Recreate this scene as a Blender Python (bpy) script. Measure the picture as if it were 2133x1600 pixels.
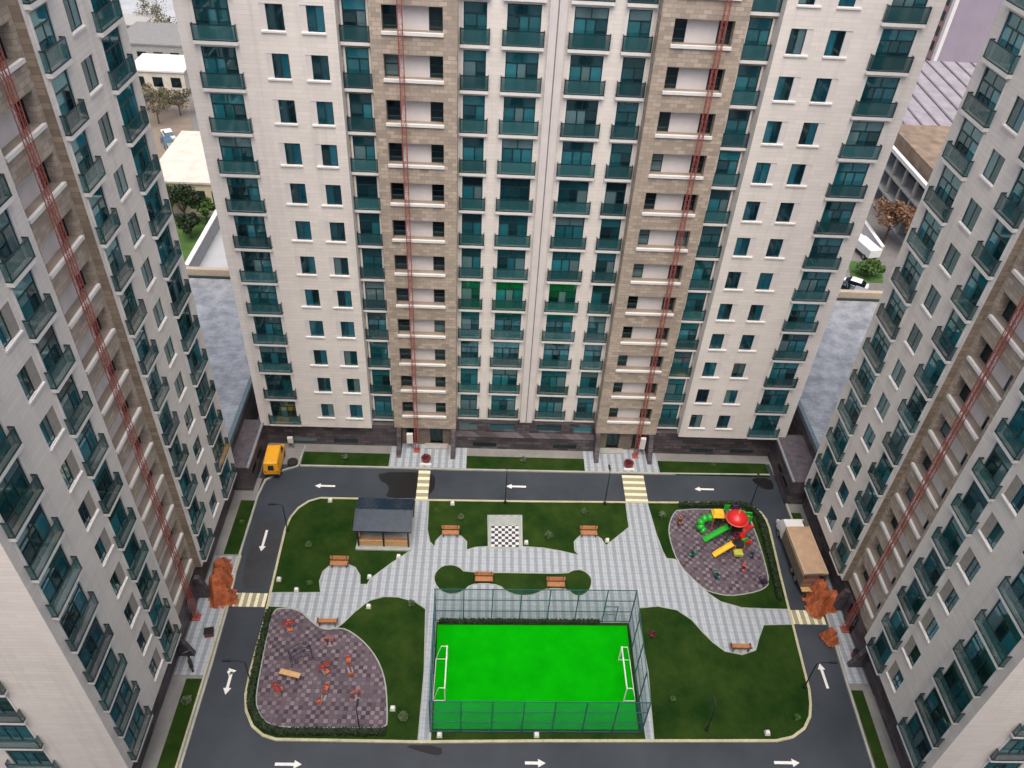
import bpy, math, random
from mathutils import Vector, Matrix
from mathutils.geometry import tessellate_polygon

random.seed(7)
for o in list(bpy.data.objects):
    bpy.data.objects.remove(o)
scene = bpy.context.scene
COL = scene.collection

# ------------------------------------------------------------------ camera
CAM_LOC = Vector((-4.294, -58.468, 58.426))
PITCH, YAW, ROLL = math.radians(39.989), math.radians(2.856), math.radians(-3.566)
F_REL = 1672.222 / 2133.0            # focal length over picture width
_f = Vector((math.sin(YAW) * math.cos(PITCH), math.cos(YAW) * math.cos(PITCH), -math.sin(PITCH)))
_r = Vector((math.cos(YAW), -math.sin(YAW), 0))
_d = _f.cross(_r)
C_R = math.cos(ROLL) * _r + math.sin(ROLL) * _d
C_D = -math.sin(ROLL) * _r + math.cos(ROLL) * _d
C_F = _f
cam_data = bpy.data.cameras.new('camera')
cam = bpy.data.objects.new('camera', cam_data)
COL.objects.link(cam)
cam_data.sensor_width = 36
cam_data.lens = 36 * F_REL
cam_data.clip_start = 0.5
cam_data.clip_end = 4000
cam.matrix_world = Matrix(((C_R.x, -C_D.x, -C_F.x, CAM_LOC.x),
                           (C_R.y, -C_D.y, -C_F.y, CAM_LOC.y),
                           (C_R.z, -C_D.z, -C_F.z, CAM_LOC.z),
                           (0, 0, 0, 1)))
scene.camera = cam

def in_view(p, margin=0.14):
    """is the point inside the frame plus a margin (used only to leave out repeats nobody sees)"""
    q = Vector(p) - CAM_LOC
    z = q.dot(C_F)
    if z < 1:
        return False
    x = q.dot(C_R) / z * F_REL
    y = q.dot(C_D) / z * F_REL
    return abs(x) < 0.5 + margin and abs(y) < 0.375 + margin

# ------------------------------------------------------------------ light
SUN_EL, SUN_AZ = math.radians(67), math.radians(180)     # azimuth clockwise from +Y
world = bpy.data.worlds.new('World')
scene.world = world
world.use_nodes = True
nt = world.node_tree
nt.nodes.clear()
sky = nt.nodes.new('ShaderNodeTexSky')
sky.sky_type = 'NISHITA'
sky.sun_disc = False
sky.sun_elevation = SUN_EL
sky.sun_rotation = SUN_AZ
sky.air_density = 1.0
sky.dust_density = 8.0
sky.ozone_density = 1.0
bg = nt.nodes.new('ShaderNodeBackground')
bg.inputs['Strength'].default_value = 0.15
wo = nt.nodes.new('ShaderNodeOutputWorld')
nt.links.new(sky.outputs[0], bg.inputs[0])
nt.links.new(bg.outputs[0], wo.inputs[0])
sun_data = bpy.data.lights.new('sun', 'SUN')
sun_data.energy = 0.9
sun_data.angle = math.radians(60)
sun_data.color = (1.0, 0.96, 0.90)
sun = bpy.data.objects.new('sun', sun_data)
COL.objects.link(sun)
sd = Vector((math.sin(SUN_AZ) * math.cos(SUN_EL), math.cos(SUN_AZ) * math.cos(SUN_EL), math.sin(SUN_EL)))
sun.rotation_euler = (-sd).to_track_quat('-Z', 'Y').to_euler()
sun.location = (0, -20, 90)
scene.view_settings.view_transform = 'Standard'
scene.view_settings.look = 'None'
scene.view_settings.gamma = 1
scene.view_settings.exposure = 0.58
scene.view_settings.use_curve_mapping = False

# ------------------------------------------------------------------ mesh builder
class MB:
    def __init__(self):
        self.v, self.f, self.m, self.cur = [], [], [], 0
    def face(self, pts):
        i = len(self.v)
        self.v += [tuple(p) for p in pts]
        self.f.append(tuple(range(i, i + len(pts))))
        self.m.append(self.cur)
    def idx(self, verts, faces):
        i = len(self.v)
        self.v += [tuple(p) for p in verts]
        for f in faces:
            self.f.append(tuple(a + i for a in f))
            self.m.append(self.cur)
    def box(self, x0, y0, z0, x1, y1, z1):
        x0, x1 = min(x0, x1), max(x0, x1); y0, y1 = min(y0, y1), max(y0, y1); z0, z1 = min(z0, z1), max(z0, z1)
        self.idx([(x0,y0,z0),(x1,y0,z0),(x1,y1,z0),(x0,y1,z0),(x0,y0,z1),(x1,y0,z1),(x1,y1,z1),(x0,y1,z1)],
                 [(0,3,2,1),(4,5,6,7),(0,1,5,4),(1,2,6,5),(2,3,7,6),(3,0,4,7)])
        return self
    def hexa(self, b, t):
        """box from four bottom and four top corners (counter-clockwise seen from above)"""
        self.idx(list(b) + list(t), [(0,3,2,1),(4,5,6,7),(0,1,5,4),(1,2,6,5),(2,3,7,6),(3,0,4,7)])
        return self
    def bar(self, p0, p1, w, h=None):
        h = h or w
        p0, p1 = Vector(p0), Vector(p1)
        d = (p1 - p0).normalized()
        up = Vector((0, 0, 1)) if abs(d.z) < .95 else Vector((0, 1, 0))
        a = d.cross(up).normalized() * w / 2
        b = a.cross(d).normalized() * h / 2
        c = [-a - b, a - b, a + b, -a + b]
        self.idx([p0 + k for k in c] + [p1 + k for k in c], [(0,1,2,3),(7,6,5,4),(0,4,5,1),(1,5,6,2),(2,6,7,3),(3,7,4,0)])
        return self
    def cyl(self, p0, p1, r0, r1=None, n=10, cap=True):
        r1 = r0 if r1 is None else r1
        p0, p1 = Vector(p0), Vector(p1)
        d = (p1 - p0).normalized()
        up = Vector((0, 0, 1)) if abs(d.z) < .95 else Vector((1, 0, 0))
        a = d.cross(up).normalized(); b = d.cross(a)
        vs = []
        for p, r in ((p0, r0), (p1, r1)):
            for k in range(n):
                t = 2 * math.pi * k / n
                vs.append(p + a * math.cos(t) * r + b * math.sin(t) * r)
        fs = [(k, (k + 1) % n, n + (k + 1) % n, n + k) for k in range(n)]
        if cap:
            fs += [tuple(range(n - 1, -1, -1)), tuple(range(n, 2 * n))]
        self.idx(vs, fs)
        return self
    def path(self, pts, r, n=8):
        for a, b in zip(pts[:-1], pts[1:]):
            self.cyl(a, b, r, r, n)
        return self
    def lathe(self, prof, n=16, o=(0, 0, 0)):
        vs = []
        for r, z in prof:
            for k in range(n):
                t = 2 * math.pi * k / n
                vs.append((o[0] + r * math.cos(t), o[1] + r * math.sin(t), o[2] + z))
        fs = []
        for i in range(len(prof) - 1):
            for k in range(n):
                a, b = i * n + k, i * n + (k + 1) % n
                fs.append((a, b, b + n, a + n))
        fs.append(tuple(range(n - 1, -1, -1)))
        fs.append(tuple(range((len(prof) - 1) * n, len(prof) * n)))
        self.idx(vs, fs)
        return self
    def prism(self, poly, z0, z1):
        n = len(poly)
        area = sum(poly[i][0] * poly[(i + 1) % n][1] - poly[(i + 1) % n][0] * poly[i][1] for i in range(n))
        if area < 0:
            poly = poly[::-1]
        tris = tessellate_polygon([[Vector((x, y, 0)) for x, y in poly]])
        top = [(x, y, z1) for x, y in poly]; bot = [(x, y, z0) for x, y in poly]
        fs = []
        for t in tris:
            a, b, c = [poly[i] for i in t]
            cr = (b[0]-a[0])*(c[1]-a[1]) - (b[1]-a[1])*(c[0]-a[0])
            fs.append(tuple(t) if cr > 0 else tuple(reversed(t)))
        fs += [(i + n, (i + 1) % n + n, (i + 1) % n, i) for i in range(n)]
        self.idx(top + bot, fs)
        return self
    def ribbon(self, pts, w, z0, z1, closed=False):
        P = [Vector((p[0], p[1])) for p in pts]
        n = len(P)
        L, R = [], []
        for i in range(n):
            a = P[i - 1] if (i or closed) else P[i]
            b = P[(i + 1) % n] if (i < n - 1 or closed) else P[i]
            d0 = (P[i] - a); d1 = (b - P[i])
            d = (d0.normalized() if d0.length > 1e-6 else Vector((0, 0))) + (d1.normalized() if d1.length > 1e-6 else Vector((0, 0)))
            if d.length < 1e-6:
                d = Vector((1, 0))
            d.normalize()
            nrm = Vector((-d.y, d.x)) * w / 2
            L.append(P[i] + nrm); R.append(P[i] - nrm)
        m = n if closed else n - 1
        for i in range(m):
            j = (i + 1) % n
            a, b, c, e = R[i], R[j], L[j], L[i]
            self.idx([(a.x,a.y,z0),(b.x,b.y,z0),(c.x,c.y,z0),(e.x,e.y,z0),(a.x,a.y,z1),(b.x,b.y,z1),(c.x,c.y,z1),(e.x,e.y,z1)],
                     [(4,5,6,7),(0,1,5,4),(2,3,7,6)] + ([(3,0,4,7)] if i == 0 and not closed else []) + ([(1,2,6,5)] if i == m - 1 and not closed else []))
        return self
    def mesh(self, name, mats, smooth=False):
        me = bpy.data.meshes.new(name)
        me.from_pydata(self.v, [], self.f)
        for m in (mats if isinstance(mats, (list, tuple)) else [mats]):
            me.materials.append(m)
        if len(me.materials) > 1:
            me.polygons.foreach_set('material_index', self.m)
        if smooth:
            me.polygons.foreach_set('use_smooth', [True] * len(self.f))
        me.update()
        return me

def link(name, data=None, parent=None, loc=(0, 0, 0), rz=0.0):
    o = bpy.data.objects.new(name, data)
    COL.objects.link(o)
    o.location = loc
    if rz:
        o.rotation_euler = (0, 0, rz)
    if parent:
        o.parent = parent
    return o

def tag(o, label=None, cat=None, group=None, kind=None):
    if label: o['label'] = label
    if cat: o['category'] = cat
    if group: o['group'] = group
    if kind: o['kind'] = kind
    return o

def copy_tree(o, parent=None):
    c = o.copy()
    COL.objects.link(c)
    if parent:
        c.parent = parent
    for ch in KIDS.get(o.name, []):
        k = copy_tree(ch, c)
        KIDS.setdefault(c.name, []).append(k)
    return c
KIDS = {}
def part(name, mb, mats, parent, loc=(0, 0, 0), rz=0.0, smooth=False):
    me = mb.mesh(name, mats, smooth) if isinstance(mb, MB) else mb
    o = link(name, me, parent, loc, rz)
    if parent:
        KIDS.setdefault(parent.name, []).append(o)
    return o
def struct(name, mb, mats, smooth=False):
    return tag(part(name, mb, mats, None, smooth=smooth), kind='structure')
def chaikin(p, it=1, closed=True):
    for _ in range(it):
        q = []
        n = len(p)
        for i in range(n if closed else n - 1):
            a, b = p[i], p[(i + 1) % n]
            q += [(a[0]*.75+b[0]*.25, a[1]*.75+b[1]*.25), (a[0]*.25+b[0]*.75, a[1]*.25+b[1]*.75)]
        if not closed:
            q = [p[0]] + q + [p[-1]]
        p = q
    return p

# ------------------------------------------------------------------ materials
MATS = {}
def new_mat(name):
    m = bpy.data.materials.new(name)
    m.use_nodes = True
    t = m.node_tree
    t.nodes.clear()
    o = t.nodes.new('ShaderNodeOutputMaterial')
    b = t.nodes.new('ShaderNodeBsdfPrincipled')
    t.links.new(b.outputs[0], o.inputs[0])
    MATS[name] = m
    return m, t, b
def N(t, kind, **kw):
    n = t.nodes.new(kind)
    for k, v in kw.items():
        if k in n.inputs.keys():
            n.inputs[k].default_value = v
        else:
            setattr(n, k, v)
    return n
def rgb(c): return (c[0], c[1], c[2], 1)
def coords(t):
    tc = N(t, 'ShaderNodeTexCoord')
    return tc.outputs['Object']
def wallcoords(t):
    """(x + y, z) so that brick courses run level on walls of any heading"""
    s = N(t, 'ShaderNodeSeparateXYZ'); t.links.new(coords(t), s.inputs[0])
    a = N(t, 'ShaderNodeMath', operation='ADD'); t.links.new(s.outputs[0], a.inputs[0]); t.links.new(s.outputs[1], a.inputs[1])
    c = N(t, 'ShaderNodeCombineXYZ'); t.links.new(a.outputs[0], c.inputs[0]); t.links.new(s.outputs[2], c.inputs[1])
    return c.outputs[0]
def mix(t, a, b, fac, mode='MIX'):
    n = N(t, 'ShaderNodeMix', data_type='RGBA', blend_type=mode)
    for sock, val in ((n.inputs[6], a), (n.inputs[7], b), (n.inputs[0], fac)):
        if hasattr(val, 'is_output') or isinstance(val, bpy.types.NodeSocket):
            t.links.new(val, sock)
        elif isinstance(val, (tuple, list)):
            sock.default_value = rgb(val)
        else:
            sock.default_value = val
    return n.outputs[2]
def noise(t, vec, scale, detail=4, rough=.6):
    n = N(t, 'ShaderNodeTexNoise', Scale=scale, Detail=detail, Roughness=rough)
    if vec is not None:
        t.links.new(vec, n.inputs['Vector'])
    return n.outputs['Fac']
def ramp(t, fac, a, b):
    r = N(t, 'ShaderNodeMapRange')
    r.inputs['From Min'].default_value = a; r.inputs['From Max'].default_value = b
    t.links.new(fac, r.inputs['Value'])
    return r.outputs[0]
def bump(t, b, h, strength=.3, dist=.02):
    n = N(t, 'ShaderNodeBump', Strength=strength, Distance=dist)
    t.links.new(h, n.inputs['Height']); t.links.new(n.outputs[0], b.inputs['Normal'])
def plain(name, c, rough=.6, metal=0, var=.18, scale=3.0, spec=None):
    m, t, b = new_mat(name)
    nz = noise(t, coords(t), scale)
    lo = tuple(x * (1 - var) for x in c); hi = tuple(min(1, x * (1 + var)) for x in c)
    t.links.new(mix(t, lo, hi, ramp(t, nz, .3, .7)), b.inputs['Base Color'])
    b.inputs['Roughness'].default_value = rough
    b.inputs['Metallic'].default_value = metal
    if spec is not None:
        b.inputs['Specular IOR Level'].default_value = spec
    return m
def cladding(name, c, row=.30, width=2.4, mortar=.012, var=.05, line=.72, rough=.7, streak=.10, bmp=.25, off=.5):
    m, t, b = new_mat(name)
    wc = wallcoords(t)
    br = N(t, 'ShaderNodeTexBrick')
    br.inputs['Scale'].default_value = 1
    br.inputs['Brick Width'].default_value = width
    br.inputs['Row Height'].default_value = row
    br.inputs['Mortar Size'].default_value = mortar
    br.inputs['Mortar Smooth'].default_value = .2
    br.inputs['Bias'].default_value = 0
    br.offset = off
    br.inputs['Color1'].default_value = rgb([x * (1 - var) for x in c])
    br.inputs['Color2'].default_value = rgb([x * (1 + var) for x in c])
    br.inputs['Mortar'].default_value = rgb([x * line for x in c])
    t.links.new(wc, br.inputs['Vector'])
    col = br.outputs['Color']
    # long faint weather streaks and large stains
    mp = N(t, 'ShaderNodeMapping'); mp.inputs['Scale'].default_value = (1.2, .05, 1)
    t.links.new(wc, mp.inputs['Vector'])
    s1 = noise(t, mp.outputs[0], 1.0, 5)
    s2 = noise(t, coords(t), .18, 4)
    col = mix(t, col, tuple(x * (1 - streak * 2.2) for x in c), ramp(t, s1, .52, .95))
    col = mix(t, col, tuple(min(1, x * (1 + streak)) for x in c), ramp(t, s2, .5, .9))
    t.links.new(col, b.inputs['Base Color'])
    b.inputs['Roughness'].default_value = rough
    bump(t, b, br.outputs['Fac'], -bmp, .01)
    return m
cladding('pale_cladding', (.73, .695, .665), row=.33, width=1.35, mortar=.013, var=.045, line=.82, streak=.13)
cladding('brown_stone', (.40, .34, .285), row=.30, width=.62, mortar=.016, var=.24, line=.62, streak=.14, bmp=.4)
cladding('dark_stone', (.078, .066, .076), row=.42, width=.9, mortar=.03, var=.5, line=.45, streak=.35, bmp=.8, rough=.6)
cladding('portal_stone', (.16, .135, .11), row=.5, width=.9, mortar=.02, var=.2)
plain('white_trim', (.72, .71, .70), .55, var=.06)
plain('white_panel', (.66, .63, .63), .6, var=.05, scale=1.2)
plain('dark_frame', (.010, .030, .036), .35, var=.3)
plain('grey_reveal', (.30, .28, .26), .8, var=.15)
plain('roof_felt', (.20, .20, .20), .9)
def glass(name, dark, bright, ior=2.0, rough=.04):
    m, t, b = new_mat(name)
    oi = N(t, 'ShaderNodeObjectInfo')
    nz = noise(t, coords(t), 1.1, 2)
    ad = N(t, 'ShaderNodeMath', operation='MULTIPLY_ADD'); ad.inputs[1].default_value = .55
    t.links.new(nz, ad.inputs[0]); t.links.new(oi.outputs['Random'], ad.inputs[2])
    f = ramp(t, ad.outputs[0], .35, 1.25)
    c = mix(t, dark, bright, f)
    wn = N(t, 'ShaderNodeTexWhiteNoise', noise_dimensions='1D')
    t.links.new(oi.outputs['Random'], wn.inputs['W'])
    gt = N(t, 'ShaderNodeMath', operation='GREATER_THAN'); gt.inputs[1].default_value = .88
    t.links.new(wn.outputs['Value'], gt.inputs[0])
    blind = N(t, 'ShaderNodeMath', operation='MULTIPLY'); t.links.new(gt.outputs[0], blind.inputs[0]); blind.inputs[1].default_value = .75
    c = mix(t, c, (.13, .20, .215), blind.outputs[0])
    lt = N(t, 'ShaderNodeMath', operation='LESS_THAN'); lt.inputs[1].default_value = .22
    t.links.new(wn.outputs['Value'], lt.inputs[0])
    dk = N(t, 'ShaderNodeMath', operation='MULTIPLY'); t.links.new(lt.outputs[0], dk.inputs[0]); dk.inputs[1].default_value = .8
    c = mix(t, c, (.003, .006, .008), dk.outputs[0])
    t.links.new(c, b.inputs['Base Color'])
    b.inputs['Roughness'].default_value = rough
    b.inputs['IOR'].default_value = ior
    b.inputs['Specular Tint'].default_value = (.52, .90, 1.0, 1)
    # very slight waviness so that reflections break up from pane to pane
    w = noise(t, coords(t), .8, 1)
    bump(t, b, w, .05, .05)
    return m
glass('teal_glass', (.003, .034, .044), (.022, .180, .225), 2.5)
glass('window_glass', (.002, .016, .026), (.012, .115, .165), 2.2)
glass('dark_glass', (.003, .006, .008), (.02, .03, .035), 1.6)
def railglass():
    m, t, b = new_mat('rail_glass')
    oi = N(t, 'ShaderNodeObjectInfo')
    c = mix(t, (.010, .060, .070), (.045, .170, .190), oi.outputs['Random'])
    t.links.new(c, b.inputs['Base Color'])
    b.inputs['Roughness'].default_value = .06
    b.inputs['IOR'].default_value = 1.9
    b.inputs['Alpha'].default_value = .52
railglass()
plain('red_steel', (.33, .085, .072), .55, var=.3, scale=6)
plain('galvanised', (.32, .34, .35), .4, .6)
plain('black_steel', (.012, .014, .017), .45)
plain('teal_steel', (.02, .10, .12), .45)
def meshmat():
    m, t, b = new_mat('fence_wire')
    b.inputs['Base Color'].default_value = (.05, .19, .21, 1)
    b.inputs['Roughness'].default_value = .5
    # woven wire: crossing thin bands, everything between them is open
    s = N(t, 'ShaderNodeSeparateXYZ'); t.links.new(coords(t), s.inputs[0])
    outs = []
    for i, (ca, cb) in enumerate(((1, 1), (1, -1))):
        a = N(t, 'ShaderNodeMath', operation='ADD'); t.links.new(s.outputs[0], a.inputs[0]); t.links.new(s.outputs[1], a.inputs[1])
        k = N(t, 'ShaderNodeMath', operation='MULTIPLY_ADD'); k.inputs[1].default_value = cb
        t.links.new(s.outputs[2], k.inputs[0]); t.links.new(a.outputs[0], k.inputs[2])
        p = N(t, 'ShaderNodeMath', operation='PINGPONG'); p.inputs[1].default_value = .05
        t.links.new(k.outputs[0], p.inputs[0])
        l = N(t, 'ShaderNodeMath', operation='LESS_THAN'); l.inputs[1].default_value = .0042
        t.links.new(p.outputs[0], l.inputs[0])
        outs.append(l.outputs[0])
    mx = N(t, 'ShaderNodeMath', operation='MAXIMUM'); t.links.new(outs[0], mx.inputs[0]); t.links.new(outs[1], mx.inputs[1])
    t.links.new(mx.outputs[0], b.inputs['Alpha'])
meshmat()
def ground_mat(name, a, b_, c=None, s1=.5, s2=9, rough=.9, bs=.3, bd=.02, spec=.5):
    m, t, b = new_mat(name)
    co = coords(t)
    n1 = noise(t, co, s1, 6, .65); n2 = noise(t, co, s2, 6, .7)
    col = mix(t, a, b_, ramp(t, n1, .35, .68))
    if c:
        col = mix(t, col, c, ramp(t, n2, .5, .75))
    t.links.new(col, b.inputs['Base Color'])
    b.inputs['Roughness'].default_value = rough
    b.inputs['Specular IOR Level'].default_value = spec
    bump(t, b, n2, bs, bd)
    return m
ground_mat('asphalt', (.019, .027, .038), (.042, .053, .069), (.050, .062, .079), .16, 22, .55, .25, .01)
ground_mat('wet_asphalt', (.007, .007, .008), (.013, .013, .015), None, .8, 20, .35, .1, .005)
ground_mat('damp_asphalt', (.026, .028, .032), (.040, .043, .05), None, .6, 20, .5, .1, .005)
ground_mat('grass', (.008, .028, .005), (.032, .058, .011), (.015, .062, .010), .35, 14, .95, .9, .06, .06)
ground_mat('bright_turf', (.0, .29, .0005), (.001, .36, .001), None, .5, 30, .9, .2, .01, .05)
ground_mat('concrete', (.17, .17, .165), (.24, .24, .235), None, .4, 12, .85)
ground_mat('street', (.12, .12, .12), (.22, .21, .20), (.10, .10, .10), .05, 1.5, .9)
ground_mat('bare_earth', (.16, .13, .10), (.25, .21, .17), (.12, .10, .08), .12, 2.0, .95)
ground_mat('pale_yard', (.30, .32, .34), (.46, .48, .50), None, .05, 1.0, .8)
ground_mat('kerb_paint', (.40, .38, .24), (.52, .50, .36), (.25, .24, .18), .7, 5, .8)
ground_mat('kerb_plain', (.30, .31, .28), (.40, .41, .37), None, .7, 5, .85)
ground_mat('edging', (.27, .31, .29), (.36, .40, .37), None, .9, 6, .85)
def paving_mat():
    m, t, b = new_mat('striped_paving')
    co = coords(t)
    s = N(t, 'ShaderNodeSeparateXYZ'); t.links.new(co, s.inputs[0])
    # rows of tiles: alternating pale and grey columns of 0.36 m, broken by grey half tiles along the row
    def band(sock, period):
        p = N(t, 'ShaderNodeMath', operation='PINGPONG'); p.inputs[1].default_value = period
        t.links.new(sock, p.inputs[0])
        l = N(t, 'ShaderNodeMath', operation='GREATER_THAN'); l.inputs[1].default_value = period / 2
        t.links.new(p.outputs[0], l.inputs[0])
        return l.outputs[0]
    cx = band(s.outputs[0], .36); cy = band(s.outputs[1], .36)
    br = N(t, 'ShaderNodeTexBrick'); br.offset = 0
    for k, v in (('Scale', 1), ('Brick Width', .36), ('Row Height', .36), ('Mortar Size', .014), ('Bias', 0)):
        br.inputs[k].default_value = v
    br.inputs['Color1'].default_value = rgb((.92, .92, .92)); br.inputs['Color2'].default_value = rgb((1, 1, 1)); br.inputs['Mortar'].default_value = rgb((.62, .62, .62))
    t.links.new(co, br.inputs['Vector'])
    col = mix(t, (.41, .455, .505), (.265, .305, .35), cx)
    col2 = mix(t, col, (.24, .275, .315), cy)
    h = N(t, 'ShaderNodeMath', operation='MULTIPLY'); h.inputs[1].default_value = .16
    t.links.new(cy, h.inputs[0])
    col = mix(t, col, (.24, .275, .315), h.outputs[0])
    col = mix(t, col, br.outputs['Color'], 1.0, 'MULTIPLY')
    dirt = noise(t, co, .35, 5)
    col = mix(t, col, (.30, .31, .32), ramp(t, dirt, .58, 1.1))
    t.links.new(col, b.inputs['Base Color'])
    b.inputs['Roughness'].default_value = .7
    bump(t, b, br.outputs['Fac'], -.3, .01)
paving_mat()
def rubber_mat():
    m, t, b = new_mat('rubber_tiles')
    co = coords(t)
    ck = N(t, 'ShaderNodeTexChecker', Scale=1 / .34)
    ck.inputs['Color1'].default_value = rgb((.075, .062, .076)); ck.inputs['Color2'].default_value = rgb((.140, .122, .138))
    t.links.new(co, ck.inputs['Vector'])
    br = N(t, 'ShaderNodeTexBrick'); br.offset = 0
    for k, v in (('Scale', 1), ('Brick Width', .34), ('Row Height', .34), ('Mortar Size', .015), ('Bias', 0)):
        br.inputs[k].default_value = v
    br.inputs['Color1'].default_value = rgb((.55, .5, .6)); br.inputs['Color2'].default_value = rgb((1.5, 1.4, 1.45)); br.inputs['Mortar'].default_value = rgb((.6, .6, .6))
    t.links.new(co, br.inputs['Vector'])
    col = mix(t, ck.outputs[0], br.outputs['Color'], 1.0, 'MULTIPLY')
    n1 = noise(t, co, .5, 4)
    col = mix(t, col, (.15, .10, .11), ramp(t, n1, .55, 1.3))
    t.links.new(col, b.inputs['Base Color'])
    b.inputs['Roughness'].default_value = .9
    bump(t, b, br.outputs['Fac'], -.4, .02)
rubber_mat()
def chess_mat():
    m, t, b = new_mat('chess_tiles')
    ck = N(t, 'ShaderNodeTexChecker', Scale=1 / .315)
    ck.inputs['Color1'].default_value = rgb((.62, .63, .65)); ck.inputs['Color2'].default_value = rgb((.03, .035, .05))
    t.links.new(coords(t), ck.inputs['Vector'])
    n1 = noise(t, coords(t), 4, 4)
    t.links.new(mix(t, ck.outputs[0], (.25, .26, .28), ramp(t, n1, .55, 1.2)), b.inputs['Base Color'])
    b.inputs['Roughness'].default_value = .6
chess_mat()
def metal_roof():
    m, t, b = new_mat('silver_roof')
    co = coords(t)
    w = N(t, 'ShaderNodeTexWave', Scale=1.4, Distortion=.6, Detail=2); w.bands_direction = 'Y'
    t.links.new(co, w.inputs['Vector'])
    n1 = noise(t, co, .7, 6, .7)
    col = mix(t, (.25, .265, .28), (.47, .49, .51), ramp(t, n1, .38, .62))
    col = mix(t, col, (.19, .20, .215), ramp(t, w.outputs['Fac'], .75, 1.1))
    t.links.new(col, b.inputs['Base Color'])
    b.inputs['Roughness'].default_value = .5
    b.inputs['Metallic'].default_value = .25
    bump(t, b, w.outputs['Fac'], .4, .04)
metal_roof()
plain('white_paint', (.72, .73, .72), .7, var=.12, scale=5)
plain('yellow_paint', (.62, .58, .30), .7, var=.15, scale=5)
plain('cream_paint', (.70, .68, .48), .7, var=.12, scale=5)
plain('wood', (.38, .17, .075), .55, var=.25, scale=5)
plain('pale_wood', (.50, .31, .14), .6, var=.2, scale=5)
plain('slate_roof', (.012, .026, .046), .22, var=.4, scale=2)
plain('grey_concrete', (.33, .33, .32), .85, var=.15)
plain('cream_render', (.56, .52, .45), .85, var=.14, scale=.6)
plain('beige_render', (.46, .38, .29), .8, var=.12)
plain('orange_tarp', (.33, .088, .030), .75, var=.4, scale=2.5)
plain('red_plastic', (.62, .020, .022), .35, var=.08)
plain('yellow_plastic', (.82, .50, .035), .35, var=.08)
plain('green_plastic', (.02, .40, .030), .35, var=.10)
plain('purple_plastic', (.07, .03, .12), .4)
plain('teal_plastic', (.05, .22, .20), .4)
plain('orange_red_steel', (.52, .11, .04), .4, var=.15)
plain('van_yellow', (.78, .37, .018), .35, var=.06)
plain('tan_tarp', (.44, .30, .20), .8, var=.14, scale=1.2)
plain('truck_side', (.14, .12, .095), .7, var=.2)
plain('rubber', (.012, .012, .013), .8)
plain('car_white', (.70, .71, .72), .3, var=.03)
plain('car_silver', (.35, .37, .39), .3, .4, var=.03)
plain('car_dark', (.03, .035, .05), .3, var=.05)
plain('car_blue', (.06, .12, .22), .3, var=.05)
plain('pink_render', (.30, .26, .33), .8, var=.06, scale=.3)
plain('red_brick', (.28, .13, .11), .85, var=.2, scale=1)
plain('bark', (.10, .075, .055), .9, var=.3, scale=8)
def leafmat(name, a, b_):
    m, t, b = new_mat(name)
    oi = N(t, 'ShaderNodeNewGeometry')
    t.links.new(mix(t, a, b_, oi.outputs['Random Per Island']), b.inputs['Base Color'])
    b.inputs['Roughness'].default_value = .7
leafmat('leaf_dark', (.006, .018, .005), (.020, .045, .011))
leafmat('leaf_green', (.030, .075, .012), (.085, .17, .035))
leafmat('leaf_grey', (.045, .08, .035), (.12, .175, .085))
leafmat('leaf_brown', (.13, .065, .035), (.26, .15, .085))
leafmat('leaf_olive', (.07, .065, .035), (.15, .13, .07))
leafmat('leaf_red', (.06, .012, .02), (.20, .04, .05))
plain('dark_roofing', (.075, .064, .074), .8, var=.35, scale=2)
plain('flashing', (.14, .19, .205), .45, .3, var=.15)
plain('green_dark', (.02, .10, .035), .45)
plain('red_rim', (.72, .10, .075), .35)
plain('lime_plastic', (.45, .50, .08), .4)
plain('dark_red', (.16, .022, .02), .45)
plain('dull_stripe', (.30, .29, .20), .8, var=.2, scale=5)
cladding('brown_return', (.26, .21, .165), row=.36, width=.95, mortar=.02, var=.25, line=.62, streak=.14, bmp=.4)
plain('navy_steel', (.015, .03, .05), .5)
M = MATS
plain('tan_edge', (.50, .38, .26), .7, var=.1)
plain('beige_light', (.60, .52, .36), .8, var=.1)
plain('dark_infill', (.05, .045, .05), .9, var=.5, scale=.5)
plain('brown_infill', (.20, .15, .11), .9, var=.35, scale=.6)
plain('lavender_roof', (.26, .245, .275), .7, var=.18, scale=.5)
plain('lavender_seam', (.13, .125, .14), .7, var=.2, scale=.5)
plain('pink_brick', (.36, .22, .215), .85, var=.15, scale=1)
ground_mat('garden_grass', (.030, .085, .012), (.075, .15, .03), (.05, .12, .02), .6, 6, .95, .9, .06)

# ================================================================== ground of the place
struct('ground', MB().box(-900, -300, -.6, 900, 1500, -.02), M['street'])
struct('road', MB().box(-25.6, -75, -.02, 26.4, .6, 0), M['asphalt'])

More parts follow.
